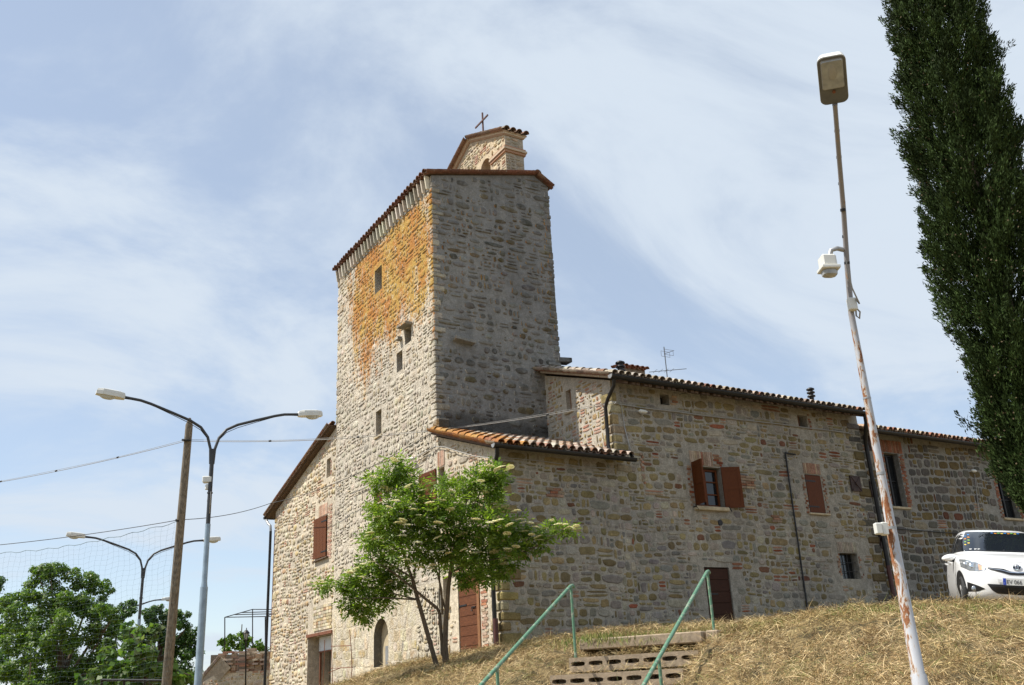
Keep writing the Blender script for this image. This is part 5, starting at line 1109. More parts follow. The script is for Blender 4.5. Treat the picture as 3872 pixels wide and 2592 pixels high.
# side windows, door lines, handles
for sg in (-1, 1):
    spatch('side_window', 'car_glass', -.30, .62, lambda x: 1.02, lambda x: itp(((-.3, 1.40), (.05, 1.38), (.3, 1.27), (.62, 1.055)), x)[0], .004, sg=sg)
    spatch('side_window', 'car_glass', -1.15, -.36, lambda x: 1.03 + .03 * (-.36 - x), lambda x: 1.39 - .10 * (-.36 - x), .004, sg=sg)
    mb = MB(); mb.tube([CAR_T @ Vector((x, sy_(x, z, LOW, .001, sg), z)) for x, z in ((.86, .96), (.90, .80), (.88, .60), (.80, .40), (.72, .25))], .004, 4); mb.tube([CAR_T @ Vector((x, sy_(x, z, LOW, .001, sg), z)) for x, z in ((-.28, .97), (-.32, .60), (-.34, .27))], .004, 4); mb.build('door_seam', 'black_plastic', body)
    for x in (.0, -.95): mb = MB(); mb.tube([CAR_T @ Vector((x - .09, sy_(x - .09, .84, LOW, .015, sg), .84)), CAR_T @ Vector((x, sy_(x, .845, LOW, .035, sg), .845)), CAR_T @ Vector((x + .09, sy_(x + .09, .84, LOW, .015, sg), .84))], .018, 6); mb.build('door_handle', 'car_paint', car)
    # mirror
    c = Vector((.66, sg * .905, .90)); mb = MB(); n = 12; vs = []
    for t, s in ((-1, .35), (-.75, .8), (-.2, 1), (.4, .92), (.8, .62), (1, .2)):
        for k in range(n): a = 2 * math.pi * k / n; vs.append(CAR_T @ (c + Vector((.08 * s * math.cos(a) - .03 * abs(t), sg * .125 * t, .064 * s * math.sin(a) - .02 * t))))
    mb.add(vs, [(j * n + k, j * n + (k + 1) % n, (j + 1) * n + (k + 1) % n, (j + 1) * n + k) for j in range(5) for k in range(n)] + [tuple(range(n)), tuple(range(5 * n, 6 * n))], smooth=True); mi = mb.build('mirror', 'car_paint', car)
    mb = MB(); mb.tube([CAR_T @ Vector((.66, sg * .76, .86)), CAR_T @ Vector((.66, sg * .84, .852)), CAR_T @ Vector((.65, sg * 1.0, .862))], [.035, .03, .02], 8); mb.build('mirror_base', 'black_plastic', mi)
    # wheels and arches
    for x in (1.255, -1.255):
        mb = MB(); v = []
        for rr, k_ in ((.345, 0), (.10, 1)):
            for k in range(40):
                a = 2 * math.pi * k / 40; xx, z_ = x + rr * math.cos(a), max(.165, .315 + rr * math.sin(a)); v.append(CAR_T @ Vector((xx, sy_(xx, z_, LOW, .005, sg), z_)))
        mb.add(v, [(k, (k + 1) % 40, 40 + (k + 1) % 40, 40 + k) for k in range(40)]); mb.build('wheel_arch', 'black_plastic', car)
        yo = sg * (abs(sy_(x, .32, LOW, 0, 1)) + .012)
        def ringp(r, y): return [CAR_T @ Vector((x + r * math.cos(2 * math.pi * k / 32), y, .295 + r * math.sin(2 * math.pi * k / 32))) for k in range(32)]
        mb = MB(); L = [(.20, yo), (.27, yo), (.292, yo - sg * .015), (.295, yo - sg * .04), (.295, yo - sg * .17), (.28, yo - sg * .19)]; v = sum([ringp(r, y) for r, y in L], []); mb.add(v, [(j * 32 + k, j * 32 + (k + 1) % 32, (j + 1) * 32 + (k + 1) % 32, (j + 1) * 32 + k) for j in range(5) for k in range(32)], smooth=True); wh = mb.build('wheel', 'tyre', car)
        mb = MB(); v = ringp(.20, yo - sg * .01) + ringp(.185, yo - sg * .02) + ringp(.16, yo - sg * .05); mb.add(v, [(j * 32 + k, j * 32 + (k + 1) % 32, (j + 1) * 32 + (k + 1) % 32, (j + 1) * 32 + k) for j in range(2) for k in range(32)] + [tuple(range(64, 96))])
        for k in range(7): a = 2 * math.pi * k / 7; mb.box(CAR_T @ Vector((x + .11 * math.cos(a), yo - sg * .018, .295 + .11 * math.sin(a))), M3 @ Vector((.075 * math.cos(a), 0, .075 * math.sin(a))), M3 @ Vector((-.018 * math.sin(a), 0, .018 * math.cos(a))), M3 @ Vector((0, .012, 0)))
        mb.build('rim', 'alloy', wh)
# nose: lamps, grilles, plate, emblem
for sg in (-1, 1):
    zl = (lambda s: (lambda y: itp(((.46, .668), (.50, .645), (.58, .635), (.70, .645), (.79, .715)), abs(y))[0]))(sg); zh = lambda y: itp(((.46, .70), (.50, .735), (.58, .785), (.70, .84), (.79, .86)), abs(y))[0]
    hl = fpatch('headlight', 'headlamp_glass', sg * .46, sg * .79, zl, zh, .008)
    fpatch('indicator', 'amber_glass', sg * .505, sg * .565, lambda y: zl(y) + .015, lambda y: zh(y) - .02, .012, nu=4, nv=3, parent=hl)
    mb = MB()
    for y, z, r in ((sg * .64, .735, .05), (sg * .725, .77, .035)): p = Vector((fx(y, z) + .010, y, z)); bowl(mb, CAR_T @ p, M3 @ Vector((0, r, 0)), M3 @ Vector((-.4 * r, 0, r * .9)), M3 @ Vector((.012, 0, 0)))
    mb.build('reflector', 'chrome', hl)
    fg = fpatch('fog_lamp_recess', 'black_plastic', sg * .50, sg * .735, lambda y: itp(((.50, .345), (.60, .30), (.735, .29)), abs(y))[0], lambda y: itp(((.50, .35), (.60, .40), (.735, .455)), abs(y))[0], .004)
    mb = MB(); p = Vector((fx(.645, .345) + .010, sg * .645, .345)); bowl(mb, CAR_T @ p, M3 @ Vector((0, .05, 0)), M3 @ Vector((0, 0, .05)), M3 @ Vector((.02, 0, 0))); mb.build('fog_lamp', 'headlamp_glass', fg)
gr = fpatch('upper_grille', 'black_plastic', -.44, .44, lambda y: itp(((0, .585), (.12, .59), (.24, .625), (.40, .66), (.44, .685)), abs(y))[0], lambda y: itp(((0, .635), (.10, .645), (.20, .685), (.44, .705)), abs(y))[0], .006, nu=40)
fpatch('chrome_bar', 'chrome', -.42, .42, lambda y: itp(((0, .622), (.12, .628), (.24, .660), (.42, .684)), abs(y))[0], lambda y: itp(((0, .634), (.12, .640), (.24, .670), (.42, .691)), abs(y))[0], .012, nu=40, nv=2, parent=gr)
lg = fpatch('lower_grille', 'black_plastic', -.46, .46, lambda y: itp(((0, .265), (.32, .275), (.40, .33), (.46, .42)), abs(y))[0], lambda y: itp(((0, .42), (.46, .43)), abs(y))[0], .006, nu=30)
for z in (.30, .335, .37): fpatch('slat', 'dark_metal', -.34, .34, z, z + .010, .012, nu=20, nv=1, parent=lg)
fpatch('bumper_seam', 'black_plastic', -.70, .70, lambda y: .800 - .03 * abs(y), lambda y: .804 - .03 * abs(y), .004, nu=40, nv=1, parent=body)
mb = MB(); P_ = lambda y, z, q=.016: CAR_T @ Vector((fx(0, .47) + q, y + .03, z))
mb.box(P_(0, .475, .012), M3 @ Vector((0, .26, 0)), M3 @ Vector((0, 0, .056)), M3 @ Vector((.006, 0, 0))); pl = mb.build('number_plate', 'plate_white', car)
mb = MB(); mb.box(P_(-.238, .475, .0195), M3 @ Vector((0, .022, 0)), M3 @ Vector((0, 0, .054)), M3 @ Vector((.002, 0, 0))); mb.build('blue_band', 'plate_blue', pl)
def text(parent, s, origin, right, up, size, m):
    cu = bpy.data.curves.new('txt', 'FONT'); cu.body = s; cu.size = 1; cu.extrude = .01; to = bpy.data.objects.new('txt', cu); COL.objects.link(to); dg = bpy.context.evaluated_depsgraph_get(); me = bpy.data.meshes.new_from_object(to.evaluated_get(dg)); bpy.data.objects.remove(to)
    nrm = Vector(right).cross(Vector(up)); v = [Vector(origin) + Vector(right) * (p.co.x * size * .82) + Vector(up) * (p.co.y * size) + nrm * (p.co.z * .08) for p in me.vertices]; f = [tuple(p.vertices) for p in me.polygons]
    mb = MB(); mb.add(v, f); return mb.build('lettering', m, parent)
text(pl, 'EV 066', P_(-.208, .438, .0205), M3 @ Vector((0, 1, 0)), M3 @ Vector((0, 0, 1)), .098, 'plate_ink')
text(pl, 'I', P_(-.243, .440, .023), M3 @ Vector((0, 1, 0)), M3 @ Vector((0, 0, 1)), .03, 'plate_white')
ez = .715; EP = lambda y, z, q: CAR_T @ Vector((fx(0, ez) + q - (z - ez) * .35, y, z))
mb = MB(); mb.add([EP(.062 * math.cos(a), ez + .045 * math.sin(a), .010) for a in np.linspace(0, 2 * math.pi, 24, endpoint=False)], [tuple(range(24))]); em = mb.build('emblem', 'black_plastic', car)
mb = MB()
def ell(a, b, cz, r): mb.tube([EP(a * math.cos(t), ez + cz + b * math.sin(t), .016) for t in np.linspace(0, 2 * math.pi, 25)], r, 6)
ell(.064, .046, 0, .008); ell(.018, .040, -.002, .006); ell(.042, .016, .020, .006); mb.build('emblem_rings', 'chrome', em)
mb = MB(); mb.box(P_(-.30, .485, .004), M3 @ Vector((0, .035, 0)), M3 @ Vector((0, 0, .026)), M3 @ Vector((.003, 0, 0))); mb.build('tow_cover', 'car_paint', car)

# ------------------------------------------------------------------ vegetation
def leaf_cloud(name, parent, blobs, per, L, Wd, pal, m='leaf', up=.45, shell=(.55, 1.0), jit=.25, flat=.8):
    B_, D_, S_, C_, LL = [], [], [], [], []
    pal = np.array(pal)
    for (c, r) in blobs:
        n = max(8, int(per * (r ** 2))); d = unit(nrng.normal(0, 1, (n, 3))); rad = r * nrng.uniform(shell[0], shell[1], (n, 1)) * nrng.uniform(.8, 1.15, (n, 1))
        p = np.array(c) + d * rad * np.array([1, 1, flat]); nor = unit(d + np.array([0, 0, up]) + nrng.normal(0, jit * 1.6, (n, 3)))
        t = unit(np.cross(nor, nrng.normal(0, 1, (n, 3)))); t = unit(t + np.array([0, 0, -.35])); s = unit(np.cross(nor, t))
        col = pal[nrng.integers(0, len(pal), n)] * nrng.uniform(.7, 1.35, (n, 1)) * nrng.uniform(.82, 1.18)
        B_.append(p); D_.append(t); S_.append(s); C_.append(col); LL.append(nrng.uniform(.7, 1.25, n))
    b = np.concatenate(B_); l = np.concatenate(LL)
    return blades(name, b, np.concatenate(D_), np.concatenate(S_), L * l, Wd * l, np.clip(np.concatenate(C_), 0, 1), m, parent)
def px_blobs(lst, d, spread, sub=5):
    out = []
    for (x, y, r) in lst:
        c = at(x * 1.6533, y * 1.6533, d + rng.uniform(-spread, spread)); R_ = r * 1.6533 * d / FPX; out.append((c, R_ * .72))
        for k in range(sub):
            a = Vector(unit(nrng.normal(0, 1, (1, 3)))[0]); out.append((c + a * R_ * .75, R_ * rng.uniform(.28, .48)))
    return out
def limbs(mb, base, top, blobs, r0, n, tip=.02):
    base, top = Vector(base), Vector(top); mid = base.lerp(top, .5) + Vector((rng.uniform(-.2, .2), rng.uniform(-.2, .2), 0)); mb.tube([base, base.lerp(mid, .5), mid, top], [r0, r0 * .85, r0 * .7, r0 * .35], 10)
    for c, r in rng.sample(blobs, min(n, len(blobs))):
        s = base.lerp(top, rng.uniform(.3, .85)); m_ = s.lerp(Vector(c), .5) + Vector((0, 0, rng.uniform(0, .3))); mb.tube([s, m_, Vector(c)], [r0 * .4, r0 * .22, tip], 6)
LIME = [(.115, .19, .022), (.085, .16, .020), (.15, .225, .03), (.06, .125, .020)]
DARK = [(.055, .115, .022), (.045, .095, .020), (.08, .145, .026)]
FIG = [(.09, .165, .03), (.07, .14, .03), (.115, .185, .035), (.13, .17, .07)]
def tree(name, lst, d, spread, per, L, Wd, pal, foot, label, r0=.22, sub=6, nl=14, group=None):
    f = at(foot[0] * 1.6533, foot[1] * 1.6533, d); z = gz(f.x, f.y); base = Vector((f.x, f.y, z - .1)); bl = px_blobs(lst, d, spread, sub); cen = sum((Vector(c) for c, _ in bl), Vector()) / len(bl)
    root = empty(name, tuple(base), label, 'tree', group); mb = MB(); limbs(mb, base, cen + Vector((0, 0, .8)), bl, r0, nl); mb.build('trunk', 'bark', root); leaf_cloud('crown', root, bl, per, L, Wd, pal); return root
GA = 'leafy trees behind the net'
tree('broadleaf_tree', [(130, 1300, 33), (90, 1322, 35), (168, 1318, 33), (205, 1330, 33), (240, 1352, 27), (62, 1362, 33), (110, 1370, 45), (160, 1380, 45), (210, 1390, 45), (247, 1400, 27), (42, 1412, 38), (90, 1430, 45), (150, 1440, 50), (210, 1450, 45), (30, 1470, 42), (90, 1490, 50), (150, 1500, 50), (215, 1510, 45), (252, 1440, 30), (40, 1530, 50), (110, 1550, 50), (180, 1560, 50), (240, 1550, 40), (250, 1490, 32), (22, 1385, 28), (60, 1580, 50), (140, 1600, 60), (220, 1600, 50)], 40, 1.5, 2000, .12, .085, LIME, (140, 1720), 'largest leafy tree, tall rounded sunlit crown at the far left', group=GA)
tree('broadleaf_tree', [(0, 1330, 18), (-22, 1345, 38), (-18, 1395, 38), (4, 1445, 26), (-30, 1450, 50), (-30, 1520, 60)], 44, 1.5, 1700, .13, .09, DARK, (-25, 1700), 'dark leafy tree cut by the left edge of the picture', group=GA)
tree('broadleaf_tree', [(292, 1396, 26), (268, 1420, 25), (355, 1395, 20), (345, 1412, 24), (385, 1405, 22), (412, 1422, 28), (438, 1450, 22), (365, 1440, 38), (405, 1470, 38), (438, 1490, 27), (330, 1465, 34), (300, 1450, 30), (310, 1500, 38), (360, 1510, 42), (415, 1525, 38), (440, 1545, 24), (280, 1560, 40), (340, 1570, 45), (400, 1580, 40)], 43, 1.2, 2000, .13, .09, DARK, (350, 1720), 'dark green leafy tree directly behind the wooden pole', group=GA)
tree('fig_tree', [(300, 1472, 28), (338, 1490, 32), (318, 1530, 38), (270, 1530, 36), (232, 1555, 30), (368, 1535, 36), (402, 1550, 28), (290, 1440, 20), (350, 1446, 22), (330, 1440, 18), (250, 1500, 22), (195, 1560, 20), (300, 1575, 45), (380, 1580, 40), (430, 1560, 20)], 30.0, .8, 520, .22, .19, FIG, (330, 1700), 'broad-leaved glossy fig tree in front of the second street lamp', r0=.12, sub=4)
tree('bush', [(62, 1565, 22), (85, 1575, 22), (40, 1575, 20)], 33, .4, 600, .12, .08, LIME, (65, 1640), 'small light green bush at the lower left edge', r0=.06, nl=5)
tree('bush', [(512, 1468, 12), (530, 1462, 14), (548, 1458, 13), (568, 1466, 14), (588, 1476, 12), (604, 1482, 11), (550, 1478, 16), (520, 1485, 12)], 42, .5, 1200, .16, .11, LIME, (555, 1520), 'round green bush rising behind the brick lattice terrace', r0=.06, nl=6)
# ---- cypress
cb = at(3977, 1900, 20.0); cz = gz(cb.x, cb.y); CY_ = empty('cypress', (cb.x, cb.y, cz), 'tall dark green cypress towering at the right edge above the car', 'tree')
mb = MB(); mb.tube([(cb.x, cb.y, cz - .1), (cb.x, cb.y, 8), (cb.x + .1, cb.y, 16), (cb.x, cb.y, 21)], [.28, .22, .12, .03], 10); mb.build('trunk', 'bark', CY_)
def crad(z): return .88 * itp(((4.2, .35), (4.8, .85), (6, 1.12), (8, 1.36), (10, 1.5), (12, 1.5), (14, 1.38), (16, 1.25), (18, 1.08), (20, .8), (22, .3), (23, .05)), z)[0]
B_, D_, S_, C_, L_ = [], [], [], [], []
for k in range(3600):
    z = rng.uniform(4.3, 22); th = rng.uniform(0, 6.283); r = crad(z) * (.86 + .30 * mnoise.noise(Vector((math.cos(th) * 1.7, math.sin(th) * 1.7, z * .85)))) * (rng.uniform(.72, 1.05) if k % 4 else rng.uniform(.25, .7))
    if rng.random() < .06: r *= rng.uniform(1.08, 1.26)
    c = np.array([cb.x + r * math.cos(th), cb.y + r * math.sin(th), z]); ax_ = unit(np.array([math.cos(th) * .55, math.sin(th) * .55, 1.0]) + nrng.normal(0, .16, 3)); n = 100; ln_ = rng.uniform(.28, .52)
    t = nrng.uniform(-.5, 1, n)[:, None]; p = c + ax_ * t * ln_ + nrng.normal(0, .055, (n, 3)) * (1.2 - .7 * np.clip(t, 0, 1)); d = unit(ax_ * 1.2 + nrng.normal(0, .42, (n, 3))); s = unit(np.cross(d, nrng.normal(0, 1, (n, 3))))
    cc_ = np.array([.030, .049, .013]) * rng.uniform(.55, 1.5) * nrng.uniform(.7, 1.4, (n, 1)); B_.append(p); D_.append(d); S_.append(s); C_.append(cc_); L_.append(nrng.uniform(.06, .14, n))
blades('crown', np.concatenate(B_), np.concatenate(D_), np.concatenate(S_), np.concatenate(L_), .030, np.concatenate(C_), 'needle', CY_)
n = 1600; z = nrng.uniform(4.5, 21, n); th = nrng.uniform(0, 6.283, n); r = np.array([crad(q) for q in z]) * nrng.uniform(.92, 1.06, n); p = np.stack([cb.x + r * np.cos(th), cb.y + r * np.sin(th), z], 1); d = unit(nrng.normal(0, 1, (n, 3)))
cn = blades('cones', p, d, unit(np.cross(d, nrng.normal(0, 1, (n, 3)))), .045, .045, np.array([.10, .075, .045]) * nrng.uniform(.6, 1.5, (n, 1)), 'needle', CY_); cn['kind'] = 'stuff'
# ---- flowering elder
ED = 17.5; eb = at(1692, 2508, ED); EL = empty('elder_tree', (eb.x, eb.y, eb.z - .15), 'small elder tree with several stems and flat cream flower heads before the tower', 'tree')
def ep(x, y, d=0): return at(x * 1.6533, y * 1.6533, ED + d)
mb = MB()
mb.tube([ep(1002, 1535), ep(992, 1500), ep(975, 1440, .02), ep(955, 1370, .05), ep(945, 1330, .05), ep(930, 1290, .1), ep(915, 1240, .1), ep(905, 1150, .1)], [0.056, 0.046, 0.043, 0.038, 0.033, 0.027, 0.021, 0.009], 10)
mb.tube([ep(1020, 1525), ep(1018, 1480), ep(1020, 1420, -.03), ep(1026, 1340, -.05), ep(1034, 1280, -.05), ep(1050, 1210, -.1), ep(1075, 1120, -.1)], [0.074, 0.052, 0.046, 0.038, 0.033, 0.022, 0.009], 10)
mb.tube([ep(1014, 1500), ep(1008, 1440, .05), ep(1006, 1405, .05), ep(1000, 1392, .05), ep(968, 1366, 0), ep(950, 1350, 0), ep(900, 1310, -.2), ep(850, 1280, -.3)], [0.041, 0.033, 0.031, 0.030, 0.026, 0.022, 0.015, 0.007], 8)
mb.tube([ep(1018, 1392), ep(1006, 1350, .1), ep(1005, 1300, .2), ep(990, 1230, .3)], [0.019, 0.016, 0.015, 0.009], 7)
mb.tube([ep(1012, 1405), ep(1010, 1350, -.1), ep(1000, 1310, -.2), ep(985, 1270, -.2)], [0.022, 0.019, 0.016, 0.009], 7)
for a_, b_ in (((955, 1372), (860, 1345)), ((955, 1372), (800, 1370)), ((940, 1320), (830, 1250)), ((945, 1330), (970, 1180)), ((1030, 1310), (1130, 1280)), ((1032, 1290), (1180, 1270)), ((1040, 1240), (1150, 1180)), ((1034, 1280), (1010, 1150)), ((860, 1345), (745, 1340)), ((1150, 1285), (1290, 1215)), ((1045, 1230), (1120, 1090)), ((912, 1230), (880, 1110)), ((915, 1250), (855, 1195))):
    dd = rng.uniform(-.5, .5); m_ = ((a_[0] + b_[0]) / 2, (a_[1] + b_[1]) / 2 + rng.uniform(-6, 8)); mb.tube([ep(*a_, 0), ep(*m_, dd * .5), ep(*b_, dd)], [.017, .012, .005], 6)
mb.build('trunk', 'bark', EL)
EB = [(905, 1072, 27), (890, 1092, 24), (925, 1092, 27), (912, 1118, 30), (868, 1108, 20), (850, 1100, 15), (945, 1120, 22), (1118, 1082, 26), (1095, 1100, 27), (1065, 1112, 26), (1140, 1090, 20), (1030, 1120, 24), (1005, 1105, 16), (1125, 1115, 26), (940, 1158, 38), (985, 1168, 38), (1030, 1160, 38), (1078, 1150, 38), (1125, 1150, 32), (900, 1172, 34), (872, 1190, 30), (862, 1165, 20), (920, 1210, 42), (965, 1215, 42), (1015, 1215, 44), (1065, 1205, 42), (1110, 1205, 38), (1150, 1210, 30), (1185, 1208, 26), (860, 1232, 30), (842, 1240, 18), (890, 1255, 38), (940, 1262, 38), (990, 1268, 38), (1040, 1262, 40), (1085, 1260, 38), (1130, 1258, 30), (1170, 1255, 26), (1200, 1235, 22), (1225, 1225, 18), (1255, 1218, 16), (1282, 1212, 15), (1305, 1212, 11), (1240, 1245, 16), (1200, 1262, 18), (1175, 1285, 18), (850, 1290, 28), (880, 1305, 30), (815, 1320, 22), (840, 1330, 30), (875, 1350, 28), (905, 1330, 22), (800, 1345, 18), (770, 1332, 14), (748, 1340, 12), (728, 1345, 8), (795, 1375, 22), (825, 1378, 28), (860, 1385, 22), (815, 1400, 20), (838, 1410, 14), (885, 1370, 18), (930, 1340, 16), (1045, 1300, 30), (1090, 1298, 34), (1130, 1290, 26), (1075, 1325, 22), (1110, 1318, 24), (1150, 1310, 16), (1055, 1335, 12), (1135, 1320, 14)]
eblobs = []
for (x, y, r) in EB:
    core = max(0, 1 - math.hypot((x - 1000) / 260, (y - 1210) / 150)); dd = rng.uniform(-1, 1) * (.25 + .85 * core); eblobs.append((np.array(ep(x, y, dd)), r * 1.09 * 1.6533 * ED / FPX))
B_, D_, S_, C_, L_ = [], [], [], [], []
for c, r in eblobs:
    nlf = int(94 * (r / .27) ** 2) + 14
    for k in range(nlf):
        d = unit(nrng.normal(0, 1, 3)); d[2] = d[2] * .8 + .1; p0 = c + d * r * rng.uniform(.15, 1.05); ax_ = unit(d * .8 + nrng.normal(0, .35, 3) + np.array([0, 0, rng.uniform(-.35, .15)])); sd = np.cross(ax_, [0, 0, 1]); sd = unit(sd + nrng.normal(0, .25, 3)); Lr = rng.uniform(.10, .17); tone = rng.uniform(.75, 1.25); hue = np.array(rng.choice([(.17, .255, .034), (.135, .215, .030), (.21, .29, .048), (.095, .165, .026)]))
        for f, sg in ((0.25, -1), (.25, 1), (.62, -1), (.62, 1), (1, 0)):
            b = p0 + ax_ * Lr * f; dr = unit(ax_ * (.55 if sg else 1.0) + sd * sg * .8 + np.array([0, 0, -.18]) + nrng.normal(0, .1, 3)); nrm = unit(np.cross(sd, ax_) + nrng.normal(0, .3, 3)); B_.append(b); D_.append(dr); S_.append(unit(np.cross(dr, nrm))); C_.append(hue * tone * rng.uniform(.85, 1.15)); L_.append(rng.uniform(.07, .115))
L_ = np.array(L_); blades('crown', np.array(B_), np.array(D_), np.array(S_), L_, L_ * .38, np.array(C_), 'leaf', EL)
# flower heads: four shared shapes, copied as parts
heads = []
for k in range(4):
    n = 260; a = nrng.uniform(0, 6.283, n); rr = .082 * np.sqrt(nrng.uniform(0, 1, n)); p = np.stack([rr * np.cos(a), rr * np.sin(a), -rr ** 2 * 4.5 + .02 + nrng.normal(0, .004, n)], 1); d = unit(np.stack([nrng.normal(0, 1, n), nrng.normal(0, 1, n), nrng.normal(.2, .25, n)], 1)); s = unit(np.cross(d, np.array([0, 0, 1.0]) + nrng.normal(0, .25, (n, 3))))
    me_o = blades('flower_head', p, d, s, .024, .022, np.tile([.70, .66, .42], (n, 1)), 'blossom', None, (0, 0, 0)); heads.append(me_o.data); bpy.data.objects.remove(me_o)
cand = []
FLP = [(905, 1055), (1145, 1068), (1120, 1066), (1100, 1078), (1160, 1075), (855, 1090), (935, 1110), (963, 1122), (920, 1125), (1028, 1135), (1045, 1128), (1080, 1132), (1010, 1140), (1110, 1125), (905, 1145), (870, 1150), (890, 1160), (945, 1165), (985, 1150), (1030, 1165), (1060, 1160), (1100, 1160), (1130, 1152), (1155, 1158), (1175, 1170), (880, 1180), (912, 1195), (860, 1182), (930, 1200), (958, 1178), (1000, 1195), (1040, 1205), (1075, 1190), (1120, 1195), (1140, 1190), (1165, 1200), (1190, 1188), (1215, 1195), (1225, 1205), (1262, 1190), (1290, 1200), (1318, 1203), (1300, 1208), (1245, 1210), (1200, 1215), (1160, 1220), (850, 1220), (870, 1232), (840, 1225), (920, 1225), (955, 1240), (1000, 1230), (1050, 1225), (1090, 1230), (1125, 1235), (830, 1290), (815, 1300), (850, 1285), (880, 1290), (905, 1255), (1010, 1262), (1060, 1258), (1095, 1262), (1130, 1262), (1160, 1255), (1180, 1250), (1060, 1285), (1090, 1290), (945, 1290), (800, 1310), (725, 1335), (830, 1320), (890, 1330), (1150, 1290), (1170, 1275), (1205, 1240), (1230, 1228), (930, 1280), (985, 1300), (1100, 1100), (880, 1115)]
fnum = 0
for (x, y) in FLP + [(a + rng.uniform(-16, 16), b + rng.uniform(-8, 10)) for a, b in FLP[::2]]:
    near = min(eblobs, key=lambda b: (lambda q: math.hypot(q[0] - x, q[1] - y))(((lambda v: (v[0], v[1]))((lambda cc: ((CX + FPX * cc[0] / cc[2]) / 1.6533, (CY - FPX * cc[1] / cc[2]) / 1.6533))(MW.T @ (b[0] - CAM))))))
    dep = float((MW.T @ (near[0] - CAM))[2]); p = at(x * 1.6533, y * 1.6533, dep - near[1] * rng.uniform(.9, 1.2) - .06); o = bpy.data.objects.new('flower_head', heads[fnum % 4]); COL.objects.link(o); o.parent = EL; o.location = p - ORG[EL]; o.rotation_euler = (rng.uniform(-.3, .3), rng.uniform(-.3, .3), rng.uniform(0, 6)); s = rng.uniform(.55, .9); o.scale = (s * 1.15, s * 1.15, s * .6); fnum += 1

# ------------------------------------------------------------------ hay, stubble and grass on the bank
def field(n, x0, x1, y0, y1, p=2.0):
    x = nrng.uniform(x0, x1, n * 4); y = nrng.uniform(y0, y1, n * 4); d = np.hypot(x, y); w = (6.0 / np.maximum(d, 6)) ** p; k = nrng.uniform(0, 1, n * 4) < w; x, y = x[k][:n], y[k][:n]; z = terrain(x, y); return x, y, z
def lumps(x, y): return np.array([lump(a, b) * (1 if b < 17 else .3) for a, b in zip(x, y)])
def in_view(x, y, z, m=120):
    c = (np.stack([x, y, z], 1) - CAM) @ MW; px = CX + FPX * c[:, 0] / c[:, 2]; py = CY - FPX * c[:, 1] / c[:, 2]; return (c[:, 2] > 0) & (px > 900) & (px < 3872 + 900) & (py < 2592 + 500)
x, y, z = field(430000, 3.5, 17, 2.5, 20, 1.6); ok = in_view(x, y, z) & (z > .7) & ~((x > 10.3) & (y > 17.85)); x, y, z = x[ok], y[ok], z[ok]; z = z + lumps(x, y) * np.clip(z / 1.2, .12, 1); tz = [tread(a, b) for a, b in zip(x, y)]; z = np.array([q if q is not None else w_ for q, w_ in zip(tz, z)])
# keep the treads of the steps clear of the thickest hay
rel = np.stack([x - MID.x, y - MID.y], 1); sa = -(rel @ np.array(SA)[:2]); sb = rel @ np.array(SB)[:2]; on = (np.abs(sb + .04) < .93) & (sa > .0) & (sa < 2.4); ph_ = ((sa - .16) % .56); keep = ~on | ((ph_ > .30) & (nrng.random(len(x)) < .6)) | (nrng.random(len(x)) < .30); x, y, z, on = x[keep], y[keep], z[keep], on[keep]
n = len(x); th = nrng.uniform(0, 6.283, n); cl = np.array([mnoise.noise(Vector((a * .9, b * .9, 5))) for a, b in zip(x, y)]); th = th + cl * 2; el = np.abs(nrng.normal(0, .36, n)) + .02; d = np.stack([np.cos(th) * np.cos(el), np.sin(th) * np.cos(el), np.sin(el)], 1)
gxx = (terrain(x + .05, y) - terrain(x - .05, y)) / .1; gyy = (terrain(x, y + .05) - terrain(x, y - .05)) / .1; d[:, 2] += d[:, 0] * gxx + d[:, 1] * gyy; d = unit(d)
L = np.clip(nrng.lognormal(-2.35, .55, n), .03, .40); wdt = nrng.uniform(.003, .0066, n); s = unit(np.cross(d, nrng.normal(0, 1, (n, 3)) + np.array([0, 0, .0])))
tone = nrng.uniform(.35, 1.45, (n, 1)); col = np.where(nrng.random((n, 1)) < .08, np.array([.16, .18, .05]), np.where(nrng.random((n, 1)) < .5, np.array([.42, .285, .13]), np.array([.70, .54, .30]))) * tone
wet = np.clip(cl[:, None] * 1.6 + .1, 0, .65); col = col * (1 - wet) + col * np.array([.60, .62, .42]) * wet
Pb = np.stack([x, y, z + nrng.uniform(-.01, .045, n) + np.clip(cl, 0, 1) * nrng.uniform(0, .14, n)], 1)
# groove of a narrow trodden track beside the steps
ga, gb = np.array(at(2765, 2365, 15.2))[:2], np.array(at(2640, 2600, 12.3))[:2]; gd = (gb - ga) / np.linalg.norm(gb - ga); rl = Pb[:, :2] - ga; al = rl @ gd; ac = np.abs(rl[:, 0] * gd[1] - rl[:, 1] * gd[0] + .05 * np.sin(al * 3)); kp = ~((ac < .055) & (al > 0) & (nrng.random(n) < .93))
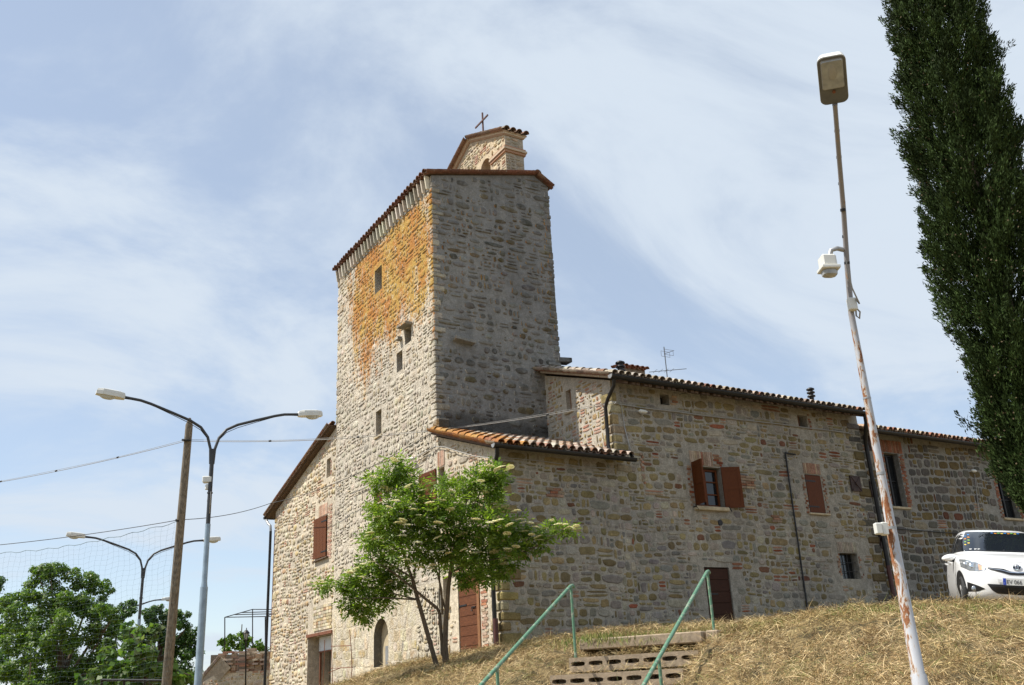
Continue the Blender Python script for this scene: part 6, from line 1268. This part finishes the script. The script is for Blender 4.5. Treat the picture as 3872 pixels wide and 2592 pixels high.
# tufts: little heaps of chaff
ti = nrng.choice(n, 2600, replace=False); TB, TD, TS, TC, TLn = [], [], [], [], []
for i in ti:
    if not kp[i]: continue
    m = int(rng.uniform(25, 75)); rr = rng.uniform(.05, .16); o = nrng.normal(0, rr, (m, 2)); hgt_ = np.maximum(0, .09 * (1 - (o ** 2).sum(1) / (2.2 * rr) ** 2)) * rng.uniform(.4, 1.3); b_ = Pb[i] + np.stack([o[:, 0], o[:, 1], o[:, 0] * gxx[i] + o[:, 1] * gyy[i] + hgt_ - .02], 1)
    dd = unit(nrng.normal(0, 1, (m, 3)) * np.array([1, 1, .7])); TB.append(b_); TD.append(dd); TS.append(unit(np.cross(dd, nrng.normal(0, 1, (m, 3))))); TLn.append(nrng.uniform(.03, .10, m))
    tn = np.array(rng.choice([(.34, .225, .10), (.27, .17, .075), (.46, .34, .17), (.20, .13, .06), (.22, .22, .07)])) * rng.uniform(.7, 1.25); TC.append(tn * nrng.uniform(.6, 1.35, (m, 1)))
Pb = np.concatenate([Pb[kp]] + TB); d = np.concatenate([d[kp]] + TD); s = np.concatenate([s[kp]] + TS); L = np.concatenate([L[kp]] + TLn); wdt = np.concatenate([wdt[kp], np.full(sum(len(t) for t in TB), .006)]); col = np.concatenate([col[kp]] + TC)
hay = blades('cut_hay', Pb, d, s, L, wdt, np.clip(col, 0, 1), 'straw', None, (9, 9, 1), bend=np.array([0, 0, .5])); tag(hay, 'dry cut hay lying over the bank', 'hay', kind='stuff')
# green fringe along the crest, the steps and the walls
def fringe(line, n, spread, hgt):
    P = []
    for (a, b) in zip(line, line[1:]):
        L = math.dist(a, b); m = int(n * L); t = nrng.uniform(0, 1, m); P.append(np.stack([a[0] + (b[0] - a[0]) * t, a[1] + (b[1] - a[1]) * t], 1) + nrng.normal(0, spread, (m, 2)))
    return np.concatenate(P), hgt
crest = [tuple(at(*q))[:2] for q in ((2160, 2424, 15.2), (2420, 2397, 15.2), (2690, 2373, 15.3), (2900, 2334, 14.6), (3060, 2306, 13.8), (3320, 2284, 13.4), (3600, 2287, 13.4), (3872, 2278, 13.4), (4100, 2270, 13.4))]
for_ = [fringe(crest, 900, .30, .14), fringe([(10.6, 17.7), (22, 17.6), (30, 17.6)], 190, .16, .20), fringe([(10.1, 17.9), (10.1, 24), (10.1, 30)], 130, .14, .14), fringe([(14.5, 9.2), (16, 12.5), (19, 12)], 300, .5, .10)]
xy = np.concatenate([f[0] for f in for_]); hg = np.concatenate([np.full(len(f[0]), f[1]) for f in for_]); k = ~((xy[:, 0] > 10.31) & (xy[:, 1] > 17.87)); xy, hg = xy[k], hg[k]; n = len(xy); z = terrain(xy[:, 0], xy[:, 1])
d = unit(np.stack([nrng.normal(0, .38, n), nrng.normal(0, .38, n), np.ones(n)], 1)); s = unit(np.cross(d, nrng.normal(0, 1, (n, 3)))); col = np.where(nrng.random((n, 1)) < .45, np.array([.30, .27, .085]), np.array([.115, .165, .030])) * nrng.uniform(.6, 1.4, (n, 1))
gr_ = blades('green_grass', np.stack([xy[:, 0], xy[:, 1], z - .02], 1), d, s, hg * nrng.uniform(.35, 1.25, n), .010, np.clip(col, 0, 1), 'straw', None, (12, 11, 2.3)); tag(gr_, 'green and yellow grass fringe along the top of the bank', 'grass', kind='stuff')
